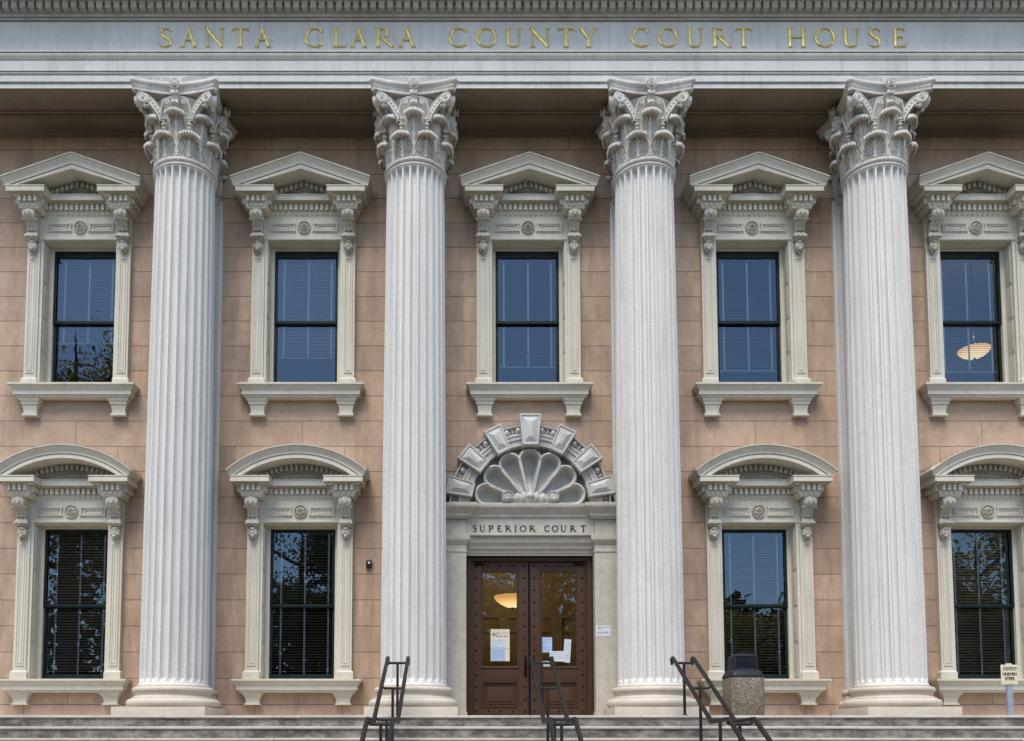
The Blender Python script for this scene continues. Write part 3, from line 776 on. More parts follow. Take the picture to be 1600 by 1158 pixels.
def capital_mesh():
    m = MB()
    m.lathe([(.40, 8.29)] + [(.446, 8.295)] + torus_prof(.474, 8.302, 8.345, 6) + [(.455, 8.352)] + torus_prof(.487, 8.356, 8.425, 8) + [(.44, 8.432), (.43, 8.45), (.425, 8.7), (.43, 8.95), (.455, 9.15), (.50, 9.29), (.515, 9.31), (.515, 9.345), (.49, 9.355), (.3, 9.36)], 64, cap=False)
    cyl = lambda s, o, z: Vector((o * math.cos(s), o * math.sin(s), z))
    for k in range(8):
        leaf(m, cyl, (k + .5) * math.pi / 4 - math.pi / 2, .34, .335, 8.435, .44, .05, .092, .038)
    for k in range(8):
        leaf(m, cyl, k * math.pi / 4 - math.pi / 2, .64, .30, 8.45, .425, .08, .105, .042, 36)
    # caulicoli: ringed stems between the upper leaves
    for k in range(8):
        a = (k + .5) * math.pi / 4 - math.pi / 2
        for z, r in ((8.80, .03), (8.86, .034), (8.92, .042), (8.97, .034), (9.0, .045)):
            m.ball((.50 * math.cos(a), .50 * math.sin(a), z), r, 5, (1, 1, .7))
    # corner volutes, a pair at each front corner; the scrolls nearer the wall lie flat against the sides
    for ac, s0 in ((-math.pi / 4, 0), (-3 * math.pi / 4, 0)):
        for s in (-1, 1):
            a0 = ac + s * R(21); er = .735
            ex = er * math.cos(ac) + s * .045 * math.cos(ac + math.pi / 2); ey = er * math.sin(ac) + s * .045 * math.sin(ac + math.pi / 2)
            volute(m, (.50 * math.cos(a0), .50 * math.sin(a0), 8.96), (ex, ey, 9.265), .088, .030)
    for s in (-1, 1):
        volute(m, (s * .44, -.06, 8.95), (s * .555, -.02, 9.235), .08, .035); volute(m, (s * .44, .12, 8.95), (s * .57, .2, 9.235), .08, .03)
        # little acanthus under the corner
    # inner helices
    for q in range(4):
        ac = q * math.pi / 2
        for s in (-1, 1):
            cx = s * .135; T = Matrix.Rotation(ac, 4, 'Z')
            pts = [(s * .23, -.50, 8.98), (s * .225, -.525, 9.08), (s * .205, -.54, 9.17)] + [(cx + s * .052 * (1 - i / 20) * math.cos(R(20) + i * .45), -.545, 9.215 + .052 * (1 - i / 20) * math.sin(R(20) + i * .45)) for i in range(17)]
            m.tubep([T @ Vector(p) for p in pts], .013, 6)
            m.ball(T @ Vector((cx, -.55, 9.215)), .018, 5)
        # stem block rising to the abacus flower
        T = Matrix.Rotation(ac, 4, 'Z')
        rows = [[T @ Vector((x, y, z)) for x in (-.05, -.03, 0, .03, .05)] for y, z in ((-.52, 9.10), (-.57, 9.13), (-.60, 9.17), (-.585, 9.21), (-.56, 9.25), (-.575, 9.30), (-.61, 9.345), (-.60, 9.37))]
        m.slab(rows, lambda p: Vector((p.x * .88, p.y * .88, p.z)))
        m.ball(T @ Vector((0, -.60, 9.17)), .045, 6, (1, 1, .8)); m.box(-.055, .055, -.615, -.5, 9.315, 9.365, T)
        # abacus flower: rayed disc with a curl
        for i in range(18):
            a = 2 * math.pi * i / 18
            m.tube(T @ Vector((.03 * math.cos(a), -.60, 9.455 + .03 * math.sin(a))), T @ Vector((.085 * math.cos(a), -.615, 9.455 + .085 * math.sin(a))), .0075, 5)
        m.ball(T @ Vector((0, -.60, 9.455)), .05, 7, (1, .8, 1))
        m.tubep([T @ Vector(p) for p in ((.022, -.655, 9.50), (-.012, -.66, 9.505), (-.026, -.66, 9.485), (0, -.662, 9.46), (.024, -.66, 9.435), (.01, -.66, 9.41), (-.022, -.655, 9.415))], .011, 6)
    # abacus
    pl = [(x, y if y < 0 else y * .78) for x, y in abacus_prof(.672, .565, .10)]
    rows = []
    for d, z in ((-.045, 9.365), (-.045, 9.415), (-.038, 9.42), (-.04, 9.425), (-.038, 9.44), (-.02, 9.462), (-.006, 9.475), (.0, 9.49), (.0, 9.518), (-.008, 9.528)):
        rows.append([Vector((x + d * x / math.hypot(x, y) * 1.2, y + d * y / math.hypot(x, y) * 1.2, z)) for x, y in pl])
    m.grid(rows, True); m.add(rows[0], [tuple(range(len(pl)))[::-1]]); m.add(rows[-1], [tuple(range(len(pl)))])
    return m
def cap_spikes():
    m = MB(); pts = []
    for i in range(44):
        f = -1 + 2 * i / 43; x = f * .60
        if abs(x) < .07: continue
        pts.append((x, -(.55 + .107 * f * f), 9.525))
    spikes(m, pts, .085, .0016, .15)
    return m
colx = [XC + (k + .5) * L for k in (-2, -1, 0, 1)]
cdx = [.055, .02, -.04, -.075]
YC = -.60
C0 = empty('column')
b = MB(); b.box(-.666, .666, -.666, .666, 0.001, .118); 
build('shaft', shaft_mesh(), M['column'], C0, 28)
build('base', base_mesh(), M['base'], C0, 50)
pm = MB(); pm.bbox(-.666, .666, -.666, .58, 0.001, .131, .006); build('plinth', pm, M['base'], C0)
build('capital', capital_mesh(), M['capital'], C0, 50)
tag(build('bird_spikes', cap_spikes(), M['spike'], C0, 0, recalc=False), kind='stuff')
for i, x in enumerate(colx):
    o = C0 if i == 0 else copy_tree(C0)
    o.parent = court; o.location = (x + cdx[i] - XC, YC, 0)

# pilasters behind the columns
def pilaster():
    P = empty('pilaster')
    m = MB(); W2 = .455
    m.box(-W2, W2, -.075, -.002, .43, 8.35)
    for k in range(7):
        cx = -W2 + .075 + k * (2 * W2 - .15) / 6
        for s in (-1, 1): m.box(cx + s * .043 - .008, cx + s * .043 + .008, -.083, -.07, .62, 8.2)
    build('pilaster_shaft', m, M['column'], P)
    m = MB()
    m.sweep([(-W2, -.002, 0), (-W2, -.075, 0), (W2, -.075, 0), (W2, -.002, 0)], [(-.03, 0.001), (.11, 0.001), (.11, .13)] + [(r - .56, z) for r, z in torus_prof(.669, .132, .258)] + [(.05, .27), (.035, .30), (.035, .33)] + [(r - .53, z) for r, z in torus_prof(.588, .35, .432)] + [(.02, .44), (-.03, .46)], (0, 0, 1))
    build('pilaster_base', m, M['base'], P)
    m = MB()
    m.sweep([(-W2, -.002, 0), (-W2, -.075, 0), (W2, -.075, 0), (W2, -.002, 0)], [(-.03, 8.30), (.02, 8.30), (.03, 8.36), (.02, 8.42), (-.005, 8.44), (-.02, 8.9), (.0, 9.2), (.03, 9.33), (-.03, 9.36)], (0, 0, 1))
    fl = lambda s, o, z: Vector((s, -.075 - (o - .44), z))
    for s0 in (-.3, 0, .3): leaf(m, fl, s0, .33, .15, 8.435, .45, .045, .10, .045, 18, 17)
    for s0 in (-.36, -.12, .12, .36): leaf(m, fl, s0, .62, .12, 8.45, .44, .08, .12, .05, 22, 17)
    for s in (-1, 1):
        sd_ = lambda q, o, z, s=s: Vector((s * (W2 + (o - .44)), -.045 - q, z))
        leaf(m, sd_, 0, .36, .045, 8.45, .44, .03, .07, .035, 22, 9)
    m.sweep([(-W2, -.002, 0), (-W2, -.075, 0), (W2, -.075, 0), (W2, -.002, 0)], [(-.03, 9.365), (.04, 9.365), (.04, 9.42), (.06, 9.45), (.08, 9.48), (.08, 9.528), (-.03, 9.528)], (0, 0, 1))
    m.v = [(x * .86, y, z) for x, y, z in m.v]
    build('pilaster_capital', m, M['capital'], P, 50)
    return P
P0 = pilaster()
for i, x in enumerate(colx):
    o = P0 if i == 0 else copy_tree(P0)
    o.parent = court; o.location = (x + cdx[i] * .6 - XC, 0, 0)

# ------------------------------------------------------------ entablature
E = empty('entablature', (0, 0, 0), court)
def hsw(name, prof, m_, x0=X0, x1=X1, sm=30):
    m = MB(); m.sweep([(x0, 0, 0), (x1, 0, 0)], [(-y, z) for y, z in prof], (0, 0, 1)); return rel(build(name, m, m_, E, sm))
hsw('architrave', [(-.84, ZSOF + .02), (-1.020, ZSOF + .02), (-1.020, ZSOF), (-1.030, ZSOF), (-1.030, 9.602), (-1.005, 9.602), (-1.005, 9.618), (-1.055, 9.618), (-1.055, 9.714), (-1.035, 9.714), (-1.035, 9.726), (-1.062, 9.727), (-1.075, 9.745), (-1.075, 9.752), (-1.04, 9.752), (-1.04, 9.766), (-1.085, 9.766), (-1.085, 9.926), (-1.06, 9.926), (-1.06, 9.940), (-1.09, 9.940), (-1.092, 9.95), (-1.108, 9.965), (-1.12, 9.985), (-1.125, 10.0), (-1.125, 10.012), (-1.095, 10.012), (-1.095, 10.026), (-1.135, 10.03), (-1.135, 10.05), (-1.10, 10.07), (-.84, 10.07)], M['entab'])
m = MB(); m.sweep([(X0, 0, 0), (X1, 0, 0)], [(.45, 10.07), (1.045, 10.07), (1.045, 10.13), (1.04, 10.133), (1.04, 10.585), (.45, 10.585)], (0, 0, 1))
x = XC - 1.2 - 1.32 * 7
while x < X1:
    m.box(x - .003, x + .003, -1.0475, -1.03, 10.07, 10.131); x += 1.262
fr_o = rel(build('frieze', m, M['entab'], E))
hsw('bed_moulding', [(-.45, 10.583), (-1.02, 10.583), (-1.02, 10.597), (-1.072, 10.597), (-1.072, 10.615), (-1.04, 10.617), (-1.04, 10.628), (-1.066, 10.632), (-1.085, 10.645), (-1.09, 10.66), (-1.09, 10.668), (-.45, 10.67)], M['cornice'])
m = MB()
m.box(X0, X1, -1.10, -.45, 10.671, 10.81)
x = X0 + .05
while x < X1 - .1:
    m.box(x, x + .086, -1.185, -1.10, 10.688, 10.801); m.box(x + .098, x + .117, -1.125, -1.10, 10.748, 10.765); x += .1292
rel(build('dentil_course', m, M['cornice'], E, 0))
hsw('cornice', [(-.45, 10.81), (-1.2, 10.81), (-1.205, 10.84), (-1.225, 10.86), (-1.24, 10.88), (-1.58, 10.90), (-1.60, 10.90), (-1.60, 11.12), (-1.63, 11.14), (-1.66, 11.2), (-1.74, 11.3), (-1.76, 11.34), (-1.76, 11.4), (-.6, 11.6), (.36, 11.6), (.36, 10.81)], M['entab'])
hsw('parapet', [(.0, 11.58), (-.9, 11.58), (-.9, 12.9), (.0, 12.9)], M['wall'])
# soffit with coffered panels between the columns
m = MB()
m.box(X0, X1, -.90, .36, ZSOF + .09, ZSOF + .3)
m.box(X0, X1, -.40, .33, ZSOF + .001, ZSOF + .2); m.box(X0, X1, -1.0195, -.838, ZSOF + .0015, ZSOF + .0195); m.box(X0, X1, -.8395, -.80, ZSOF + .001, ZSOF + .2)  # thin strip under the architrave: its shade put into the brown colour
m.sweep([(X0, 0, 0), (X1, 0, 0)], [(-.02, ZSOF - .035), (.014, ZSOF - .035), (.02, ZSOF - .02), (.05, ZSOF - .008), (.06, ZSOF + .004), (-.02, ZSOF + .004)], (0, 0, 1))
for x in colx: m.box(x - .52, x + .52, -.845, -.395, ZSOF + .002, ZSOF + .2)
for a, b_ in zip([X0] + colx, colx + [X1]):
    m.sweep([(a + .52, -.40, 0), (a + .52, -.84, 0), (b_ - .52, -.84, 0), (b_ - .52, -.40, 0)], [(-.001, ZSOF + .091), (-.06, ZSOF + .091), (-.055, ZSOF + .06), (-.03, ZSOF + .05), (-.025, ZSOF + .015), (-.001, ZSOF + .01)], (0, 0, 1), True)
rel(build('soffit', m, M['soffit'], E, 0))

# ------------------------------------------------------------ lettering
def strokes(ch):
    T, t, s_ = .135, .06, .045
    def ell(cx, cz, rx, rz, a0, a1, n=22, thick=.125, thin=.06):
        P = []; Wd = []
        for i in range(n + 1):
            a = R(a0 + (a1 - a0) * i / n); P.append((cx + rx * math.cos(a), cz + rz * math.sin(a))); Wd.append(thin + (thick - thin) * abs(math.cos(a)) ** 1.3)
        return (P, Wd)
    def sg(x0, z0, x1, z1, w): return ([(x0, z0), (x1, z1)], [w, w])
    def ser(x, z, h=.11): return ([(x - h, z), (x, z), (x + h, z)], [s_ * .7, s_, s_ * .7])
    b, tp = .022, .978
    D = {
     'S': (.62, [([(.53, .82), (.50, .92), (.36, .97), (.2, .95), (.1, .84), (.11, .70), (.22, .59), (.38, .48), (.5, .37), (.54, .22), (.47, .09), (.32, .03), (.16, .05), (.06, .12), (.04, .22)], [.04, .05, .055, .07, .09, .10, .12, .13, .12, .10, .08, .06, .055, .05, .04])]),
     'A': (.90, [sg(.13, 0.02, .44, .95, .06), sg(.44, .98, .77, .02, .13), sg(.25, .36, .64, .36, .05), ser(.13, b), ser(.77, b)]),
     'N': (1.0, [sg(.16, .02, .16, .95, .06), sg(.13, .96, .85, .02, .14), sg(.85, .02, .85, .98, .06), ser(.16, b), ser(.08, tp, .08), ser(.85, tp)]),
     'T': (.82, [sg(.41, .02, .41, .95, T), sg(.03, .955, .79, .955, .055), sg(.03, .97, .0, .84, .045), sg(.79, .97, .82, .84, .045), ser(.41, b, .13)]),
     'C': (.92, [ell(.49, .5, .43, .47, 42, 318, 26), sg(.80, .82, .80, .93, .04)]),
     'O': (1.0, [ell(.5, .5, .45, .47, 0, 360, 36, .115, .065)]),
     'L': (.68, [sg(.14, .02, .14, .98, T), sg(.1, .035, .62, .035, .055), sg(.62, .02, .67, .2, .04), ser(.14, tp), ser(.1, b, .1)]),
     'R': (.90, [sg(.16, .02, .16, .98, T), ([(.16, .955), (.38, .955), (.54, .89), (.58, .74), (.52, .58), (.36, .51), (.16, .505)], [.05, .055, .09, .125, .09, .055, .05]), sg(.36, .5, .84, .03, .12), ser(.16, b), ser(.09, tp, .09), ser(.86, b, .06)]),
     'U': (.90, [([(.17, .98), (.17, .32), (.22, .14), (.34, .05), (.47, .03), (.60, .06), (.70, .16), (.74, .32), (.74, .98)], [T, T, .12, .09, .065, .06, .06, .06, .06]), ser(.17, tp), ser(.74, tp)]),
     'Y': (.92, [sg(.10, .97, .46, .47, .13), sg(.80, .97, .46, .47, .06), sg(.46, .02, .46, .5, T), ser(.46, b, .13), ser(.11, tp), ser(.80, tp)]),
     'H': (.98, [sg(.17, .02, .17, .98, T), sg(.81, .02, .81, .98, T), sg(.17, .5, .81, .5, .055), ser(.17, b), ser(.17, tp), ser(.81, b), ser(.81, tp)]),
     'E': (.70, [sg(.16, .02, .16, .98, T), sg(.1, .96, .6, .96, .05), sg(.1, .035, .64, .035, .055), sg(.16, .52, .5, .52, .05), sg(.6, .98, .61, .84, .04), sg(.5, .6, .5, .44, .04), sg(.64, .02, .69, .19, .04)]),
     'P': (.74, [sg(.17, .02, .17, .98, T), ([(.17, .955), (.42, .955), (.60, .88), (.65, .71), (.59, .54), (.42, .46), (.17, .46)], [.05, .055, .09, .13, .09, .055, .05]), ser(.17, b), ser(.1, tp, .09)]),
     'I': (.34, [sg(.17, .02, .17, .98, T), ser(.17, b), ser(.17, tp)])}
    return D[ch]
def letter(ch, x0, x1, z0, z1, y, m_, parent, dep=.012, bold=1.0):
    w_, st_ = strokes(ch); m = MB(); sx = (x1 - x0) / w_; sz = z1 - z0
    for pts, wd in st_:
        # round the strokes off with a finer curve
        P = [Vector((x0 + px * sx, y, z0 + pz * sz)) for px, pz in pts]; Wd = [v * sz * bold for v in wd]
        if len(P) > 3 and ch != 'O':
            Q = []; V = []
            for i in range(len(P) - 1):
                p0 = P[max(i - 1, 0)]; p1 = P[i]; p2 = P[i + 1]; p3 = P[min(i + 2, len(P) - 1)]
                if (p2 - p1).length > .5 * sz: Q.append(p1); V.append(Wd[i]); continue
                for f in (0, .34, .67):
                    Q.append(.5 * ((2 * p1) + (p2 - p0) * f + (2 * p0 - 5 * p1 + 4 * p2 - p3) * f * f + (3 * p1 - 3 * p2 + p3 - p0) * f ** 3)); V.append(Wd[i] + (Wd[i + 1] - Wd[i]) * f)
            Q.append(P[-1]); V.append(Wd[-1]); P, Wd = Q, V
        rows = []
        for i, p in enumerate(P):
            d = (P[min(i + 1, len(P) - 1)] - P[max(i - 1, 0)]); 
            if ch == 'O' and i in (0, len(P) - 1): d = P[1] - P[-2]
            d.normalize(); n_ = Vector((-d.z, 0, d.x)); h = Wd[i] / 2
            rows.append([p + n_ * h, p + n_ * h + Vector((0, -dep * .55, 0)), p + Vector((0, -dep, 0)), p - n_ * h + Vector((0, -dep * .55, 0)), p - n_ * h])
        m.grid(rows); m.add(rows[0], [(0, 1, 2, 3, 4)]); m.add(rows[-1], [(4, 3, 2, 1, 0)])
    return build('letter', m, m_, parent, 0)
F_, XP, YP = 1350.0, 725.0, 1059.8
def fx(px, z, d):   # facade x of a measured column of the inscription
    f = d * math.cos(TILT) + (z + .31) * math.sin(TILT); return (px - XP) * f / F_
INS = [('S', 249, 270), ('A', 282, 309), ('N', 320, 352), ('T', 363, 388), ('A', 397, 424), ('C', 476, 507), ('L', 520.5, 542), ('A', 547, 574), ('R', 586, 615), ('A', 622, 650),
       ('C', 701, 732.5), ('O', 744, 776), ('U', 789, 816), ('N', 827, 861), ('T', 872, 897.5), ('Y', 905, 934.5), ('C', 986, 1016), ('O', 1028, 1059), ('U', 1073, 1100), ('R', 1112, 1141), ('T', 1150, 1174),
       ('H', 1229, 1260.5), ('O', 1273, 1304.5), ('U', 1316, 1344), ('S', 1357, 1377), ('E', 1394, 1415.5)]
for ch, a, b_ in INS:
    rel(letter(ch, fx(a, 10.32, 12.46), fx(b_, 10.32, 12.46), 10.175, 10.478, -1.0425, M['gold'], E, .022, 1.15))

# ------------------------------------------------------------ portal
PO = empty('portal', (0, 0, 0), court)
PY = -.2
m = MB()
for s in (-1, 1):
    a, b_ = sorted((s * 1.0, s * 1.42)); m.box(XC + a, XC + b_, PY, .3, 0.001, 2.60)
    m.box(XC + a - .015, XC + b_ + .015, PY - .02, .0, 0.001, .09)
    # pilaster cap
    xa, xb = (XC + a, XC + b_)
    pth = [(xa, 0.0, 0), (xa, PY, 0), (xb, PY, 0), (xb, 0.0, 0)]
    m.sweep(pth, [(-.05, 2.575), (.0, 2.575), (.012, 2.585), (.012, 2.605), (-.001, 2.61), (-.001, 2.70), (.01, 2.705), (.02, 2.73), (.05, 2.76), (.055, 2.775), (.055, 2.845), (-.05, 2.85)], (0, 0, 1))
    m.box(xa + .005, xb - .005, PY - .012, .0, 2.85, 3.10)
# lintel: three fascias stepping back over the door, then the lettered frieze
m.box(XC - 1.0, XC + 1.0, PY + .0, .3, 2.845, 3.12)
m.box(XC - 1.0, XC + 1.0, PY + .055, .3, 2.76, 2.846); m.box(XC - 1.0, XC + 1.0, PY + .04, .2, 2.825, 2.84)
m.sweep([(XC - 1.0, PY, 0), (XC + 1.0, PY, 0)], [(-.3, 2.56), (-.17, 2.56), (-.17, 2.585), (-.15, 2.60), (-.15, 2.64), (-.11, 2.66), (-.11, 2.70), (-.10, 2.72), (-.06, 2.745), (-.055, 2.765), (-.3, 2.77)], (0, 0, 1))
rel(build('door_surround', m, M['portal'], PO))
m = MB()
cp = [(-.05, 3.10), (.0, 3.10), (.005, 3.125), (.03, 3.13), (.03, 3.175), (.038, 3.18), (.05, 3.20), (.085, 3.23), (.11, 3.25), (.12, 3.27), (.12, 3.318), (.11, 3.322), (-.05, 3.335)]
pth = [(XC - 1.45, 0, 0), (XC - 1.45, PY - .07, 0), (XC - .95, PY - .07, 0), (XC - .95, PY, 0), (XC + .95, PY, 0), (XC + .95, PY - .07, 0), (XC + 1.45, PY - .07, 0), (XC + 1.45, 0, 0)]
m.sweep(pth, cp, (0, 0, 1)); m.box(XC - 1.4, XC + 1.4, PY + .02, 0, 3.11, 3.33)
rel(build('door_cornice', m, M['portal'], PO))
SUP = [('S', 283, 315), ('U', 335, 378), ('P', 402, 440), ('E', 466, 501), ('R', 528, 575), ('I', 595, 617), ('O', 640, 686), ('R', 709, 754), ('C', 824, 863), ('O', 881, 926), ('U', 944, 990), ('R', 1036 - 20, 1081 - 20), ('T', 1096, 1137)]
for ch, a, b_ in SUP:
    rel(letter(ch, fx(680 + a / 4.827, 2.95, 13.3), fx(680 + b_ / 4.827, 2.95, 13.3), 2.905, 3.0, PY - .0005, M['ink'], PO, .012, 1.45))

# arch
AZ = 3.335
m = MB()
def arcp(r, n=48, y=0.0): return [(XC + r * math.cos(math.pi * i / n), y, AZ + r * math.sin(math.pi * i / n)) for i in range(n + 1)]
m.sweep(arcp(.94), [(0, -.05), (0, .20), (.006, .21), (.10, .21), (.095, .21), (.10, .232), (.15, .232), (.16, .248), (.178, .248), (.18, .232), (.195, .222), (.20, .175), (.29, .18), (.30, .245), (.322, .25), (.325, .0), (.3, -.05)], NF)
# egg and dart in the hollow
for i in range(41):
    a = R(4.5 * i) 
    c = Vector((XC + 1.187 * math.cos(a), -.228, AZ + 1.187 * math.sin(a)))
    if i % 2 == 0: m.ball(c, .040, 6, (.9, .8, 1.1))
    else: m.tube(Vector((XC + 1.15 * math.cos(a), -.225, AZ + 1.15 * math.sin(a))), Vector((XC + 1.225 * math.cos(a), -.225, AZ + 1.225 * math.sin(a))), .009, 5)
    if i % 2 == 0:
        T = Matrix.Translation(c) @ Matrix.Rotation(math.pi / 2 - a, 4, 'Y')
        ring = [T @ Vector((.047 * math.cos(b), -.003, .047 * math.sin(b))) for b in [math.pi * (.0 + j / 10 * 1.0) + math.pi for j in range(11)]]
        m.tubep(ring, .007, 5)
rel(build('arch_ring', m, M['arch'], PO, 40))
def wedge(r0, r1, w0, w1, ang, key=False):
    m = MB(); T = Matrix.Translation((XC, 0, AZ)) @ Matrix.Rotation(R(ang), 4, 'Y')
    y1 = -.30 if not key else -.35
    m.poly([(-w0 / 2, r0), (w0 / 2, r0), (w1 / 2, r1), (-w1 / 2, r1)], y1, .0, T)
    # raised border, then a pyramid-cut panel
    def q(i, zi, y):
        a = w0 / 2 - i + (w1 - w0) / 2 * ((zi) / (r1 - r0)); b_ = w1 / 2 - i - (w1 - w0) / 2 * (zi / (r1 - r0))
        return [T @ Vector(p) for p in ((-a, y, r0 + zi), (a, y, r0 + zi), (b_, y, r1 - zi), (-b_, y, r1 - zi))]
    L_ = [q(0, 0, y1 - .0005), q(.004, .006, y1 - .014), q(.024, .030, y1 - .014), q(.034, .042, y1 + .004), q(.037, .046, y1 + .004), q(.045, .06, y1 - .004), q(w0 / 2 - .012, .13, y1 - .034)]
    m.grid(L_, True); m.add(L_[-1], [(0, 1, 2, 3)])
    return m
for i, ang in enumerate((-77, -51.7, -26.5, 0, 26.5, 51.7, 77)):
    key = ang == 0
    o = rel(build('keystone' if key else 'voussoir', wedge(.905 if not key else .90, 1.335 if not key else 1.40, .225 if not key else .245, .30 if not key else .345, ang, key), M['arch'], PO, 0))
sp = MB()
spikes(sp, [(XC + 1.27 * math.cos(R(8 + 2.6 * i)), -.12, AZ + 1.27 * math.sin(R(8 + 2.6 * i))) for i in range(64)], .07)
tag(rel(build('bird_spikes', sp, M['spike'], PO, 0, recalc=False)), kind='stuff')
# shell in the tympanum
m = MB()
NL = 7; NA = NL * 26; rows = []
half = 180 / NL / 2
def Rsh(th):
    k = min(NL - 1, int(th / (2 * half))); ph = (th - (k + .5) * 2 * half) / half      # -1..1
    lobe_r = .20 if True else 0
    # scalloped outline: circle of lobe radius rl centred at rc along the lobe axis
    rc, rl = .705, .186; a = R(ph * half); s = rc * math.sin(a)
    rr = rc * math.cos(a) + math.sqrt(max(.0006, rl * rl - s * s))
    return rr, ph, k
ts = [.0, .04, .08, .13, .2, .28, .36, .44, .52, .6, .68, .74, .8, .84, .87, .9, .93, .955, .975, .99, 1.0]
for t_ in ts:
    row = []
    for j in range(NA + 1):
        th = 180 * j / NA; rr, ph, k = Rsh(min(179.999, th)); r0_ = .16; r = r0_ + (rr - r0_) * t_
        wid = R(half) * r; s = abs(ph) * wid
        # distance to the scallop edge circle
        a = R(ph * half); px, py = r * math.sin(a), r * math.cos(a) - .705
        e = .186 - math.hypot(px, py) if py > 0 else .186 - abs(px)
        rib = wid - s                       # distance to the dividing rib centre line
        edge = min(e if py > 0 else 9, rib + (.012 if py < 0 else .0))
        rim = .05
        if py > 0 and e < rim: h = .085 + .026 * math.sin(math.pi * max(0, min(1, e / rim)))
        elif rib < .026: h = .085 + .012
        else:
            q = max(0, min(1, (min(e - rim, 9) if py > 0 else 9)))
            iw = max(.01, wid - .026); uu = min(1, s / iw)
            dp = .18 * max(0, 1 - uu ** 3.5) ** .6 * min(1, (r - .1) / .35)
            if py > 0:
                c2 = math.hypot(px, py) / (.186 - rim); dp = .18 * max(0, 1 - min(1, c2) ** 3.5) ** .6
            h = .085 - dp
        row.append(Vector((XC + r * math.cos(R(th)), -.13 - h, AZ + r * math.sin(R(th)))))
    rows.append(row)
m.grid(rows)
m.grid([[Vector((p.x, .02, p.z)) for p in rows[-1]], rows[-1]])
# scrolled hub
hub = []
for i in range(9):
    z = AZ + .0 + .17 * i / 8; r_ = []
    for j in range(61):
        x = -.30 + .6 * j / 60; zz = z
        r_.append(Vector((XC + x, -.20 - .045 * math.sin(math.pi * i / 8) * (1 + .35 * math.cos(x * 62)) - .02 * math.cos(x * 5), AZ + .19 * i / 8 * (1 - .22 * (x / .3) ** 2) + .012 * math.cos(x * 62) * (i / 8))))
    hub.append(r_)
m.slab(hub, lambda p: Vector((p.x, -.02, p.z)))
for s in (-1, 1):
    c = (XC + s * .36, AZ + .10)
    m.lathe([(.004, -.30), (.05, -.305), (.058, -.27), (.088, -.265), (.095, -.05)], 24, cap=False, T=Matrix.Translation((c[0], 0, c[1])) @ Matrix(((1, 0, 0, 0), (0, 0, 1, 0), (0, 1, 0, 0), (0, 0, 0, 1))))
    m.tubep([(c[0] + (.10 - .0024 * i) * math.cos(i * .35) * -s, -.272 - .0008 * i, c[1] + (.10 - .0024 * i) * math.sin(i * .35)) for i in range(34)], .010, 6)
m.ball((XC, -.26, AZ + .12), .05, 8, (1.2, .7, .9))
rel(build('shell', m, M['arch'], PO, 40))
m = MB(); m.poly([(XC + .95 * math.cos(math.pi * i / 40), AZ + .95 * math.sin(math.pi * i / 40)) for i in range(41)], -.03, -.004)
rel(build('tympanum', m, M['arch'], PO, 0))

